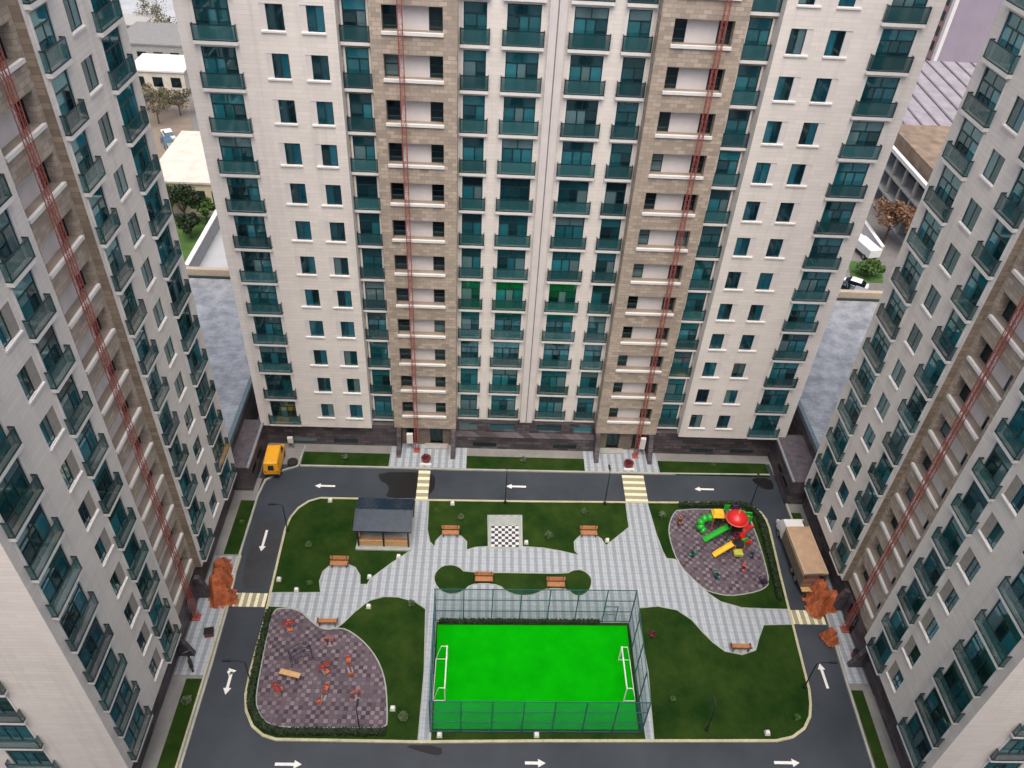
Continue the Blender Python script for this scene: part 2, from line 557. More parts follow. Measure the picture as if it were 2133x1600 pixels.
INNER = [(-19.3,-6.75),(-20.3,-7.2),(-21.1,-8.05),(-21.6,-9.2),(-21.8,-10.6),(-21.65,-17.5),(-21.55,-20.1),(-21.6,-24.8),(-21.5,-26.7),
         (-21.15,-28.0),(-20.4,-29.2),(-19.5,-29.85),(-18.5,-30.15),(-8,-30.2),(1,-30.0),(12,-29.85),(18.7,-29.75),(20.0,-29.45),(21.1,-28.75),(21.8,-27.8),
         (22.15,-26.8),(22.4,-25.6),(22.75,-19.6),(23.05,-14.6),(23.45,-9.2),(23.4,-8.1),(23.1,-7.2),(22.5,-6.5),(21.5,-6.1),(12,-6.3),(1,-6.55),(-10,-6.7)]
lawn = struct('lawn', MB().prism(INNER, -.01, .10), M['grass'])
struct('kerb', MB().ribbon(INNER, .20, -.01, .15, closed=True), M['kerb_paint'])
PAVING = [(-10.21,-6.72),(-10.17,-11.74),(-10.29,-12.83),(-11.78,-14.2),(-13.39,-15.88),(-13.61,-16.48),(-14.22,-16.5),(-14.35,-15.55),(-14.88,-14.74),(-15.69,-14.35),(-16.45,-14.32),(-17.09,-14.54),(-17.6,-15.22),(-17.72,-16.24),(-17.44,-17.41),(-21.55,-17.51),(-21.5,-18.84),(-19.9,-18.9),(-18.85,-19.16),(-17.91,-19.97),(-17.12,-20.63),(-16.37,-20.93),(-15.6,-20.82),(-15.12,-20.36),(-14.26,-19.19),(-13.2,-18.08),(-12.03,-17.67),(-10.81,-17.69),(-9.34,-18.13),(-8.4,-18.83),(-8.1,-24.55),(-8.16,-30.05),(-7.24,-30.05),(-7.42,-24.54),(-7.47,-20.01),(8.74,-19.76),(8.77,-24.25),(8.79,-29.82),(9.37,-29.82),(9.7,-24.23),(9.55,-19.13),(9.74,-18.32),(11.44,-18.09),(13.04,-18.44),(14.12,-19.36),(14.9,-20.64),(15.54,-21.53),(16.37,-22.31),(17.71,-22.59),(18.93,-22.17),(19.5,-21.0),(20.22,-19.74),(22.65,-19.64),(22.72,-18.17),(20.62,-18.17),(18.74,-18.11),(16.98,-17.52),(16.09,-16.7),(14.91,-15.06),(14.22,-14.04),(13.81,-13.09),(12.99,-13.0),(12.76,-12.2),(12.43,-9.96),(12.27,-7.92),(12.16,-6.38),(10.04,-6.42),(10.0,-8.29),(10.0,-9.46),(7.59,-11.68),(7.22,-10.91),(6.72,-10.47),(6.06,-10.32),(5.28,-10.57),(4.69,-11.32),(4.67,-12.31),(4.98,-12.84),(3.47,-12.45),(1.73,-12.12),(-0.11,-12.01),(-0.08,-8.3),(-3.31,-8.4),(-3.22,-12.09),(-4.39,-12.23),(-5.17,-12.53),(-5.2,-11.6),(-5.75,-10.95),(-6.65,-10.64),(-7.52,-10.89),(-8.0,-11.57),(-8.09,-12.23),(-8.56,-11.69),(-8.88,-10.31),(-8.98,-6.69)]
struct('paved_path', MB().prism(PAVING, .05, .118), M['striped_paving'])
struct('path_edging', MB().ribbon(PAVING, .10, .05, .125, closed=True), M['edging'])
ISLAND = chaikin([(-7.95,-15.79),(-7.79,-14.97),(-7.23,-14.34),(-6.39,-14.21),(-5.7,-14.5),(-5.25,-15.01),(-0.93,-14.95),(3.76,-14.93),(4.3,-14.56),(4.95,-14.43),(5.57,-14.73),(5.95,-15.34),(5.88,-16.15),(5.48,-16.86),(4.78,-17.27),(4.2,-17.14),(3.78,-16.6),(2.7,-16.48),(1.64,-16.65),(1.12,-17.06),(0.29,-17.33),(-0.75,-17.3),(-1.58,-16.93),(-2.2,-16.3),(-3.54,-16.13),(-4.71,-16.31),(-5.27,-16.97),(-6.12,-17.38),(-6.95,-17.21),(-7.6,-16.63)])
struct('lawn', MB().prism(ISLAND, .05, .14), M['grass'])
struct('path_edging', MB().ribbon(ISLAND, .09, .05, .15, closed=True), M['edging'])
PG_R = chaikin([(15.06,-7.05),(14.36,-7.86),(13.75,-9.35),(13.66,-10.78),(13.79,-12.44),(14.22,-14.04),(14.91,-15.06),(15.75,-16.26),(16.73,-16.69),(17.96,-16.91),(19.73,-16.62),(21.14,-16.13),(21.83,-15.45),(22.01,-13.03),(22.02,-10.82),(21.92,-8.81),(21.77,-7.3),(21.14,-6.95)])
PG_L = chaikin([(-21.03,-19.16),(-19.88,-18.99),(-18.83,-19.25),(-17.89,-20.06),(-17.11,-20.72),(-16.35,-21.02),(-15.14,-20.77),(-14.17,-21.24),(-13.0,-22.19),(-11.96,-23.45),(-11.27,-24.82),(-10.89,-26.22),(-10.6,-28.2),(-10.57,-29.15),(-11.6,-29.2),(-18.33,-29.26),(-19.26,-29.02),(-20.1,-28.29),(-20.63,-27.23),(-20.78,-25.79),(-20.92,-23.54),(-21.04,-20.94)])
for pg in (PG_L, PG_R):
    struct('play_surface', MB().prism(pg, .05, .124), M['rubber_tiles'])
    struct('path_edging', MB().ribbon(pg, .09, .05, .14, closed=True), M['edging'])
PITCH_P = [(-7.3,-20.35),(8.5,-20.1),(8.28,-29.05),(-7.1,-29.2)]
struct('football_pitch', MB().prism(PITCH_P, .05, .128), M['bright_turf'])
cb = tag(link('chess_board', None, None, (-1.69, -10.6, .118)), 'black and white giant chess board set in the paving', 'chess board')
part('base_slab', MB().box(-1.5, -1.75, -.06, 1.5, 2.1, .008), M['edging'], cb)
part('board', MB().box(-1.26, -1.5, 0, 1.26, 1.02, .02), M['chess_tiles'], cb)

# outer kerbs, verges and pavements
struct('kerb', MB().ribbon([(-22.0,-2.55),(-13,-2.5),(-5.5,-2.52),(6.4,-2.42),(14,-2.36),(25.3,-2.15)], .18, -.01, .15), M['kerb_plain'])
struct('kerb', MB().ribbon([(-24.2,-3.9),(-24.95,-4.6),(-25.2,-6.6),(-25.2,-13.5),(-24.85,-18.8),(-24.75,-24.4),(-24.75,-40)], .18, -.01, .15), M['kerb_plain'])
struct('kerb', MB().ribbon([(-25.05,-13.7),(-25.0,-40)], .12, -.01, .16), M['kerb_paint'])
struct('kerb', MB().ribbon([(25.75,-.4),(25.9,-3.4),(25.95,-6.6),(26.1,-14.5),(25.95,-19.5),(25.65,-25.2),(25.4,-32),(25.2,-40)], .18, -.01, .15), M['kerb_plain'])
struct('kerb', MB().ribbon([(-24.0,-3.5),(-22.2,-2.6),(-22.0,0.2)], .14, -.01, .16), M['kerb_plain'])
# strip along the north block
struct('pavement', MB().box(-26.2, -.62, -.01, 26.2, 1.5, .12), M['concrete'])
for a, b in ((-21.9, -13.3), (-5.55, 6.4), (14.0, 25.2)):
    struct('lawn', MB().box(a, -2.42, -.01, b, -.62, .13), M['grass'])
struct('pavement', MB().box(-25.9, -2.4, -.01, -22.0, -.62, .10), M['concrete'])
for a, b in ((-13.3, -5.55), (6.4, 14.0)):
    struct('entrance_paving', MB().box(a, -2.38, -.01, b, .9, .135), M['striped_paving'])
# strips along the side towers
struct('pavement', MB().prism([(-25.3,-4.4),(-25.3,-13.6),(-25.05,-13.6),(-24.85,-25.4),(-24.9,-45),(-28,-45),(-28,-4.4)], -.01, .11), M['concrete'])
struct('pavement', MB().prism([(26.0,-4.4),(26.2,-14.5),(26.05,-19.5),(25.75,-25.2),(25.3,-45),(28,-45),(28,-4.4)], -.01, .11), M['concrete'])
struct('entrance_paving', MB().prism([(-25.1,-13.8),(-24.95,-25.2),(-27.3,-25.2),(-27.3,-13.8)], 0, .135), M['striped_paving'])
struct('entrance_paving', MB().prism([(26.25,-15.0),(26.1,-19.5),(25.8,-25.0),(27.3,-25.0),(27.3,-15.0)], 0, .135), M['striped_paving'])
struct('lawn', MB().box(-26.6, -13.6, 0, -25.3, -7.3, .14), M['grass'])
struct('lawn', MB().prism([(-26.3,-25.5),(-25.12,-25.5),(-25.12,-42),(-26.4,-42)], 0, .14), M['grass'])
struct('lawn', MB().prism([(26.05,-7.2),(27.0,-7.2),(27.0,-9.2),(26.05,-9.2)], 0, .14), M['grass'])
struct('lawn', MB().prism([(25.78,-25.6),(26.7,-25.6),(26.2,-42),(25.35,-42)], 0, .14), M['grass'])

# road surface marks: wet patches, crossings, arrows
struct('wet_patch', MB().prism(chaikin([(-14.3,-3.1),(-10.3,-2.95),(-8.7,-3.2),(-8.5,-4.2),(-8.6,-5.3),(-9.3,-6.2),(-11.5,-6.5),(-13.3,-6.35),(-12.9,-5.6),(-13.1,-4.7),(-13.9,-4.3)]), 0, .004), M['wet_asphalt'])
struct('wet_patch', MB().prism(chaikin([(23.2,-2.6),(25.3,-2.5),(25.4,-4.0),(24.3,-4.2),(23.6,-3.4)]), 0, .004), M['wet_asphalt'])
struct('wet_patch', MB().prism(chaikin([(-9.4,-30.4),(-6.4,-30.4),(-6.3,-31.2),(-7.7,-30.95)]), 0, .004), M['wet_asphalt'])
struct('wet_patch', MB().prism(chaikin([(-24.6,-9),(-22.2,-9.4),(-22.0,-15),(-22.3,-17),(-24.3,-17.2),(-24.6,-13)]), 0, .003), M['damp_asphalt'])
def crossing(x0, y0, x1, y1, n, along, label):
    r = tag(link('crosswalk', None, None, (0, 0, 0)), kind='structure')
    L = (y1 - y0) if along == 'y' else (x1 - x0)
    for i in range(n):
        a = i * L / n; b = a + L / n
        mat = M['cream_paint'] if i % 2 == 0 else M['yellow_paint']
        mb = MB()
        if along == 'y':
            mb.box(x0, y0 + a, 0, x1, y0 + b - .02, .006)
        else:
            mb.box(x0 + a, y0, 0, x0 + b - .02, y1, .006)
        part('stripe', mb, mat if i % 2 == 0 else M['dull_stripe'], r)
    return r
crossing(-10.25, -6.58, -9.1, -2.7, 9, 'y', '')
crossing(10.1, -6.18, 12.3, -2.62, 9, 'y', '')
crossing(-24.65, -18.88, -21.85, -17.52, 9, 'x', '')
crossing(22.75, -19.55, 25.75, -18.15, 9, 'x', '')
def arrow(x, y, ang, L=1.9, head=.5):
    """painted arrow, tip at (x, y), pointing along ang"""
    mb = MB()
    mb.prism([(0,0),(-head*1.1,head*.62),(-head*1.1,-head*.62)], .004, .008)
    mb.prism([(-head*1.1,.11),(-L,.11),(-L,-.11),(-head*1.1,-.11)], .004, .008)
    o = part('road_arrow', mb, M['white_paint'], None, (x, y, 0), ang)
    return tag(o, kind='structure')
PI = math.pi
arrow(-20.1, -5.1, PI, 1.95); arrow(-1.55, -4.55, PI, 1.95); arrow(17.2, -4.27, PI, 1.95)
arrow(-23.45, -13.1, -PI/2, 2.4); arrow(-23.05, -26.7, -PI/2, 1.9); arrow(-22.7, -24.7, 0.2, .7, .55)
arrow(24.0, -23.2, PI/2, 2.2); arrow(-16.3, -31.9, 0, 1.9); arrow(20.0, -31.35, 0, 1.9)
arrow(1.2, -31.6, 0, 1.5)

# ================================================================== apartment blocks
Z1, FH = 3.4, 3.3
NFL = 18                       # storeys above the stone base
ZTOP = Z1 + NFL * FH + 1.0
def zf(n): return Z1 + FH * n

def wall_holes(x0, x1, z0, z1, holes, depth):
    """front face (towards -y) of a wall with rectangular openings and their reveals"""
    mb = MB()
    xs = sorted({x0, x1} | {h[0] for h in holes} | {h[1] for h in holes})
    zs = sorted({z0, z1} | {h[2] for h in holes} | {h[3] for h in holes})
    xs = [x for x in xs if x0 <= x <= x1]; zs = [z for z in zs if z0 <= z <= z1]
    def open_(xm, zm):
        return any(h[0] < xm < h[1] and h[2] < zm < h[3] for h in holes)
    for j in range(len(zs) - 1):
        zm = (zs[j] + zs[j + 1]) / 2
        run = None
        for i in range(len(xs)):
            solid = i < len(xs) - 1 and not open_((xs[i] + xs[i + 1]) / 2, zm)
            if solid and run is None:
                run = xs[i]
            if not solid and run is not None:
                mb.face([(run, 0, zs[j]), (xs[i], 0, zs[j]), (xs[i], 0, zs[j + 1]), (run, 0, zs[j + 1])])
                run = None
    for a, b, c, d in holes:
        D = depth
        mb.face([(a, 0, c), (a, D, c), (a, D, d), (a, 0, d)][::-1])
        mb.face([(b, 0, c), (b, D, c), (b, D, d), (b, 0, d)])
        mb.face([(a, 0, c), (b, 0, c), (b, D, c), (a, D, c)])
        mb.face([(a, 0, d), (b, 0, d), (b, D, d), (a, D, d)][::-1])
    return mb

# ---- shared meshes of the repeated parts (local: x along the wall, -y outwards, z = 0 at the slab)
def balcony_kit(W, O, wide):
    k = {}
    k['slab'] = MB().box(-W/2, -.34, -.11, W/2, -.002, .13).mesh('balcony', M['white_trim'])
    r = MB()
    r.box(-W/2 + .03, -.325, .20, W/2 - .03, -.30, 1.18)
    r.box(-W/2 + .02, -.298, .20, -W/2 + .05, -.01, 1.18)
    r.box(W/2 - .05, -.298, .20, W/2 - .02, -.01, 1.18)
    k['rail'] = r.mesh('railing_glass', M['rail_glass'])
    h = MB()
    for z0, z1 in ((1.18, 1.25), (.142, .20)):
        h.box(-W/2, -.34, z0, W/2, -.29, z1)
        h.box(-W/2, -.288, z0, -W/2 + .06, -.003, z1)
        h.box(W/2 - .06, -.288, z0, W/2, -.003, z1)
    for s in (-1, 1):
        h.box(s * (W/2 - .045) - .035, -.338, .2, s * (W/2 - .045) + .035, -.292, 1.18)
    k['hand'] = h.mesh('handrail', M['dark_frame'])
    y0, y1 = .05, .12
    f = MB(); t = .07
    f.box(-O/2, y0, .14, -O/2 + t, y1, 2.95); f.box(O/2 - t, y0, .14, O/2, y1, 2.95)
    f.box(-O/2 + t, y0, 2.88, O/2 - t, y1, 2.95); f.box(-O/2 + t, y0, .14, O/2 - t, y1, .24)
    f.box(-O/2 + t, y0 + .001, 2.12, O/2 - t, y1 - .001, 2.22)
    if wide:
        m = [-.34, .34]
        f.box(-.035, y0 + .002, 2.22, .035, y1 - .002, 2.88)
    else:
        m = [.12]
    for x in m:
        f.box(x - .05, y0 + .002, .24, x + .05, y1 - .002, 2.12)
    k['frame'] = f.mesh('frame', M['dark_frame'])
    k['jamb'] = [MB().box(s * (O/2 + .075) - .07, -.035, .145, s * (O/2 + .075) + .07, -.002, 2.95).mesh('lit_reveal_strip', M['white_trim']) for s in (-1, 1)]  # white strips standing in for the light on the opening's reveals
    xs = [-O/2 + t] + m + [O/2 - t]
    panes = []
    for i in range(len(xs) - 1):
        g = MB().box(xs[i] + (.05 if i else 0), .075, .24, xs[i + 1] - (.05 if i < len(xs) - 2 else 0), .095, 2.12)
        door = (i == 1)
        panes.append(('balcony_door' if door else 'pane', g.mesh('pane', M['teal_glass'])))
    g = MB().box(-O/2 + t, .076, 2.22, O/2 - t, .096, 2.88)
    panes.append(('transom_light', g.mesh('transom_light', M['teal_glass'])))
    k['panes'] = panes
    k['hole'] = (-O/2, O/2, .14, 2.95)
    return k
KIT = {'wide': balcony_kit(3.05, 2.42, True), 'wing': balcony_kit(3.25, 2.7, True), 'mid': balcony_kit(2.45, 1.95, False), 'slim': balcony_kit(2.15, 1.66, False)}
WIN_W, WIN_Z0, WIN_Z1 = 1.62, .93, 2.68
def window_kit(w, side=0, pw=0.0, mat='white_panel'):
    """side: -1 / +1 puts a pale fixed panel of width pw at that end of the opening"""
    k = {}
    f = MB(); t = .06; a, b = -w/2, w/2
    k['hole'] = (a, b, WIN_Z0, WIN_Z1)
    k['sill'] = MB().box(a - .05, -.10, WIN_Z0 - .14, b + .05, -.002, WIN_Z0 - .02).box(a + .002, -.001, WIN_Z0 - .02, b - .002, .075, WIN_Z0 + .012).mesh('sill', M['white_trim'])
    k['panel'] = None
    if side:
        x0, x1 = (a, a + pw) if side < 0 else (b - pw, b)
        k['panel'] = MB().box(x0 + .002, .03, WIN_Z0 + .013, x1, .078, WIN_Z1 - .002).mesh('side_panel', M[mat])
        if side < 0: a = x1 + .002
        else: b = x0 - .002
    f.box(a, .08, WIN_Z0, a + t, .14, WIN_Z1); f.box(b - t, .08, WIN_Z0, b, .14, WIN_Z1)
    f.box(a + t, .08, WIN_Z1 - t, b - t, .14, WIN_Z1); f.box(a + t, .08, WIN_Z0, b - t, .14, WIN_Z0 + t)
    m = (a + b) / 2
    f.box(m - .03, .081, WIN_Z0 + t, m + .03, .139, WIN_Z1 - t)
    k['frame'] = f.mesh('window', M['dark_frame'])
    k['p'] = [MB().box(a + t, .105, WIN_Z0 + t, m - .03, .12, WIN_Z1 - t).mesh('pane', M['window_glass']),
              MB().box(m + .03, .105, WIN_Z0 + t, b - t, .12, WIN_Z1 - t).mesh('pane', M['window_glass'])]
    return k
WKIT = window_kit(WIN_W)
WKITS = {'plain': WKIT, 'left': window_kit(WIN_W, -1, .42), 'right': window_kit(WIN_W, 1, .48), 'greyleft': window_kit(WIN_W, -1, .72, 'grey_reveal'), 'greyright': window_kit(WIN_W, 1, .72, 'grey_reveal')}
LW, LZ0, LZ1, LD = 4.25, 1.10, 2.85, .75
def loggia_kit():
    k = {}
    h = LW / 2
    k['sill'] = MB().box(-h - .06, -.14, LZ0 - .20, h + .06, -.002, LZ0 + .015).box(-h + .003, -.001, LZ0 - .01, h - .003, .06, LZ0 + .014).mesh('loggia', M['white_trim'])
    k['panel'] = MB().box(-1.12, LD - .14, LZ0, 1.12, LD - .02, LZ1).mesh('panel', M['white_panel'])
    k['frame'] = []
    for s in (-1, 1):
        f = MB()
        a, b = (1.12, h) if s > 0 else (-h, -1.12)
        f.box(a, LD - .10, LZ0, a + .06, LD - .03, LZ1); f.box(b - .06, LD - .10, LZ0, b, LD - .03, LZ1)
        f.box(a + .06, LD - .10, LZ1 - .06, b - .06, LD - .03, LZ1); f.box(a + .06, LD - .10, LZ0, b - .06, LD - .03, LZ0 + .08)
        f.box(a + .06, LD - .099, 1.95, b - .06, LD - .031, 2.02)
        k['frame'].append(f.mesh('window_frame', M['dark_frame']))
    k['p'] = [MB().box(a + .06, LD - .07, LZ0 + .08, b - .06, LD - .05, LZ1 - .06).mesh('pane', M['dark_glass']) for a, b in ((-h, -1.12), (1.12, h))]
    k['hole'] = (-h, h, LZ0, LZ1)
    return k
LKIT = loggia_kit()

def to_world(root_loc, root_rz, p):
    c, s = math.cos(root_rz), math.sin(root_rz)
    return (root_loc[0] + c * p[0] - s * p[1], root_loc[1] + s * p[0] + c * p[1], root_loc[2] + p[2])

class Block:
    def __init__(self, name, loc, rz, label):
        self.root = tag(link(name, None, None, loc, rz), label, 'building')
        self.loc, self.rz = loc, rz
    def seen(self, x, y, z, m=.14):
        return in_view(to_world(self.loc, self.rz, (x, y, z + 1.5)), m)
    def wall(self, name, mat, x0, x1, z0, z1, holes, depth, at=(0, 0, 0), rz=0.0):
        return part(name, wall_holes(x0, x1, z0, z1, holes, depth), M[mat], self.root, at, rz)
    def balcony(self, kit, x, y, n, rz=0.0):
        if not self.seen(x, y, zf(n)):
            return
        k = KIT[kit]
        b = part('balcony', k['slab'], None, self.root, (x, y, zf(n)), rz)
        part('railing_glass', k['rail'], None, b); part('handrail', k['hand'], None, b); part('frame', k['frame'], None, b)
        for me in k['jamb']:
            part('lit_reveal_strip', me, None, b)
        for nm, me in k['panes']:
            part(nm, me, None, b)
    def window(self, x, y, n, kit='plain'):
        if not self.seen(x, y, zf(n)):
            return
        k = WKITS[kit]
        w = part('window', k['frame'], None, self.root, (x, y, zf(n)))
        for me in k['p']:
            part('pane', me, None, w)
        part('sill', k['sill'], None, w)
        if k['panel']:
            part('side_panel', k['panel'], None, w)
    def loggia(self, x, y, n):
        if not self.seen(x, y, zf(n)):
            return
        l = part('loggia', LKIT['sill'], None, self.root, (x, y, zf(n)))
        part('panel', LKIT['panel'], None, l)
        for me in LKIT['frame']:
            part('window_frame', me, None, l)
        for me in LKIT['p']:
            part('pane', me, None, l)
def holes_for(kits, n=NFL):
    """kits: list of (centre x, (a, b, z0, z1))"""
    return [(x + h[0], x + h[1], zf(i) + h[2], zf(i) + h[3]) for x, h in kits for i in range(n)]
WBOT = 3.02

# ---- the block closing the far side of the court
nb = Block('apartment_block', (.35, 0, 0), 0, 'wide pale apartment block behind the far road, two brown stone bays and central white pilaster')
for s in (-1, 1):
    wx = sorted((s * 15.4, s * 26.3))
    cols = [(s * 23.8, KIT['wide']['hole']), (s * 19.75, WKIT['hole']), (s * 16.98, WKIT['hole'])]
    nb.wall('wing_wall', 'pale_cladding', wx[0], wx[1], WBOT, ZTOP, holes_for(cols), .15)
    r = MB()
    xi = s * 15.4
    r.face([(xi, 0, WBOT), (xi, 1.2, WBOT), (xi, 1.2, ZTOP), (xi, 0, ZTOP)][::(1 if s < 0 else -1)])
    xo = s * 26.3
    r.face([(xo, 0, WBOT), (xo, 16, WBOT), (xo, 16, ZTOP), (xo, 0, ZTOP)][::(-1 if s < 0 else 1)])
    r.face([(wx[0], 0, WBOT), (wx[1], 0, WBOT), (wx[1], .6, WBOT), (wx[0], .6, WBOT)][::-1])
    part('side_wall', r, M['pale_cladding'], nb.root)
    rx = sorted((s * 13.2, s * 15.4))
    nb.wall('recess_wall', 'brown_stone', rx[0], rx[1], 2.9, ZTOP, holes_for([(s * 14.3, KIT['slim']['hole'])]), .15, (0, 1.2, 0))
    bx = sorted((s * 7.05, s * 13.2))
    br = wall_holes(bx[0], bx[1], 2.8, ZTOP, holes_for([(s * 10.2, LKIT['hole'])]), LD)
    for x, d in ((s * 13.2, .75), (s * 7.05, 1.35)):
        br.face([(x, 0, 2.8), (x, d, 2.8), (x, d, ZTOP), (x, 0, ZTOP)])
    br.face([(bx[0], 0, 2.8), (bx[1], 0, 2.8), (bx[1], .7, 2.8), (bx[0], .7, 2.8)][::-1])
    part('brown_bay', br, M['brown_stone'], nb.root, (0, .45, 0))
    cx = sorted((s * .6, s * 7.05))
    nb.wall('centre_wall', 'pale_cladding', cx[0], cx[1], 3.0, ZTOP, holes_for([(s * 2.38, KIT['wide']['hole']), (s * 5.85, KIT['slim']['hole'])]), .15, (0, 1.8, 0))
    p = MB().box(s * .05, 1.42, 3.0, s * .60, 1.82, ZTOP).box(s * .20, 1.36, 3.0, s * .45, 1.418, ZTOP)
    part('pilaster', p, M['white_panel'], nb.root)
    for n in range(NFL):
        nb.balcony('wide', s * 23.8, 0, n); nb.window(s * 19.75, 0, n, 'left' if s < 0 else 'right'); nb.window(s * 16.98, 0, n, 'left' if s < 0 else 'right')
        nb.balcony('slim', s * 14.3, 1.2, n); nb.loggia(s * 10.2, .45, n)
        nb.balcony('wide', s * 2.38, 1.8, n); nb.balcony('slim', s * 5.85, 1.8, n)
part('core', MB().box(-26.2, 2.6, 0, 26.2, 16, ZTOP - .3), M['pale_cladding'], nb.root)
part('pilaster_joint', MB().box(-.045, 1.52, 3.0, .045, 1.83, ZTOP), M['grey_reveal'], nb.root)
part('roof', MB().box(-26.5, -.2, ZTOP + .001, 26.5, 16.2, ZTOP + .4), M['roof_felt'], nb.root)
# stone base with entrances under the brown bays
bs = MB()
for s in (-1, 1):
    a = sorted((s * 13.0, s * 26.2))
    bs.box(a[0], .5, 0, a[1], 2.7, WBOT - .015)
    for x in (15.0, 17.6, 20.2, 22.8):
        pass
bs.box(-7.2, .5, 0, 7.2, 2.7, 1.75)
part('stone_base', bs, M['dark_stone'], nb.root)
cbw = [(x - 1.25, x + 1.25, 2.05, 2.9) for x in (-2.38, 2.38)] + [(x - .95, x + .95, 2.05, 2.9) for x in (-5.85, 5.85)]
nb.wall('base_wall', 'dark_stone', -7.2, 7.2, 1.75, 3.2, cbw, .2, (0, 1.25, 0))
for a, b, c, d in cbw:
    part('base_window', MB().box(a, 1.40, c, b, 1.44, d), M['teal_glass'], nb.root)
part('base_coping', MB().box(-7.2, .47, 1.752, 7.2, 1.3, 1.80), M['dark_stone'], nb.root)
for x in (-4.1, 4.1, -18.2, 18.3, -22.4, 22.5):
    part('basement_light', MB().box(x - 1.2, .46, .55, x + 1.2, .52, .95), M['dark_glass'], nb.root)
for s in (-1, 1):
    e = sorted((s * 7.2, s * 13.0))
    cdoor = s * 9.05 if s < 0 else s * 9.05
    nb.wall('entrance_wall', 'portal_stone', e[0], e[1], 0, 2.85, [(cdoor - .65, cdoor + .65, .13, 2.35), (s * 11.6 - .55, s * 11.6 + .55, .13, 2.3)], .3, (0, .95, 0))
    for x, w in ((cdoor, .65), (s * 11.6, .55)):
        d = part('entrance_door', MB().box(x - w, 1.14, .13, x + w, 1.2, 2.35), M['dark_glass'], nb.root)
        part('door_frame', MB().box(x - w, 1.08, .13, x - w + .07, 1.138, 2.35).box(x + w - .07, 1.08, .13, x + w, 1.138, 2.35).box(x - .03, 1.08, .13, x + .03, 1.138, 2.35), M['black_steel'], d)
    part('entrance_step', MB().box(cdoor - 1.2, .2, .13, cdoor + 1.2, .94, .26), M['grey_concrete'], nb.root)
    for x in (s * 7.3, s * 12.75):
        f = MB()
        f.hexa([(x - .22, -1.2, .1), (x + .22, -1.2, .1), (x + .22, .95, .1), (x - .22, .95, .1)], [(x - .22, .1, 2.78), (x + .22, .1, 2.78), (x + .22, .95, 2.78), (x - .22, .95, 2.78)])
        part('entrance_fin', f, M['dark_stone'], nb.root)

# ---- the two side towers
def tower(name, loc, rz, sg, label, sx):
    """sg: +1 when local x runs with world Y, -1 when against it"""
    b = Block(name, loc, rz, label)
    def R(a, c):                      # world Y interval -> local x interval
        return tuple(sorted((sg * a, sg * c)))
    w1 = R(-17.2, -6.0); w2 = R(-33.9, -22.7); bw = R(-22.7, -17.2)
    c1 = [(sg * -8.5, KIT['wing']['hole'], 'wing'), (sg * -12.15, WKIT['hole'], None), (sg * -15.65, KIT['mid']['hole'], 'mid')]
    c2 = [(sg * -24.9, KIT['mid']['hole'], 'mid'), (sg * -27.25, WKIT['hole'], 'far'), (sg * -31.75, KIT['wing']['hole'], 'wing')]
    for w, c in ((w1, c1), (w2, c2)):
        b.wall('wing_wall', 'pale_cladding', w[0], w[1], WBOT, ZTOP, holes_for([(x, h) for x, h, k in c]), .15)
        for x, h, k in c:
            for n in range(NFL):
                if k == 'far':
                    b.window(x, 0, n, 'greyright' if sg > 0 else 'greyleft')
                elif k:
                    b.balcony(k, x, 0, n)
                else:
                    b.window(x, 0, n)
    rt = MB()
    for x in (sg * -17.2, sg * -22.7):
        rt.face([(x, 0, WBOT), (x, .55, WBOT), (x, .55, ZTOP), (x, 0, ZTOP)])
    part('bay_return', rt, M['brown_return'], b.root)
    br = wall_holes(bw[0], bw[1], 2.8, ZTOP, holes_for([(sg * -19.7, LKIT['hole'])]), LD)
    part('brown_bay', br, M['brown_stone'], b.root, (0, .55, 0))
    for n in range(NFL):
        b.loggia(sg * -19.7, .55, n)
    un = MB()
    for w in (w1, w2):
        un.face([(w[0], 0, WBOT), (w[1], 0, WBOT), (w[1], .8, WBOT), (w[0], .8, WBOT)][::-1])
    xe = sg * -6.0
    un.face([(xe, 0, WBOT), (xe, 19, WBOT), (xe, 19, ZTOP), (xe, 0, ZTOP)][::(1 if sg < 0 else -1)])
    part('side_wall', un, M['pale_cladding'], b.root)
    ex = sorted((sg * -33.8, sg * -6.1))
    part('core', MB().box(ex[0], 1.4, 0, ex[1], 19, ZTOP - .3), M['pale_cladding'], b.root)
    part('roof', MB().box(ex[0] - .3, -.2, ZTOP + .001, ex[1] + .3, 19.2, ZTOP + .4), M['roof_felt'], b.root)
    # end wall facing the camera side
    e_rz = -math.pi / 2 if sg > 0 else math.pi / 2
    # local x along the end wall runs outwards-in; sign handled through rotation
    cxs = [sx, sx + 4.4]
    dirn = -1 if sg > 0 else 1
    hl = holes_for([(dirn * c, KIT['wide']['hole']) for c in cxs])
    b.wall('end_wall', 'pale_cladding', *sorted((0.0, dirn * 19.0)), WBOT, ZTOP, hl, .15, (sg * -33.9, 0, 0), e_rz)
    for c in cxs:
        for n in range(NFL):
            b.balcony('wide', sg * -33.9, c, n, e_rz)
    # dark base
    bs = MB().box(sorted((sg*-33.6, sg*-6.3))[0], .55, 0, sorted((sg*-33.6, sg*-6.3))[1], 1.5, WBOT - .015)
    part('stone_base', bs, M['dark_stone'], b.root)
    d = part('entrance_door', MB().box(sg * -19.7 - .8, .50, .13, sg * -19.7 + .8, .548, 2.3), M['dark_glass'], b.root)
    for yy in (-18.0, -23.4):
        x = sg * yy
        part('entrance_fin', MB().hexa([(x - .2, -.7, .1), (x + .2, -.7, .1), (x + .2, .5, .1), (x - .2, .5, .1)], [(x - .2, .1, 2.75), (x + .2, .1, 2.75), (x + .2, .5, 2.75), (x - .2, .5, 2.75)]), M['dark_stone'], b.root)
    return b
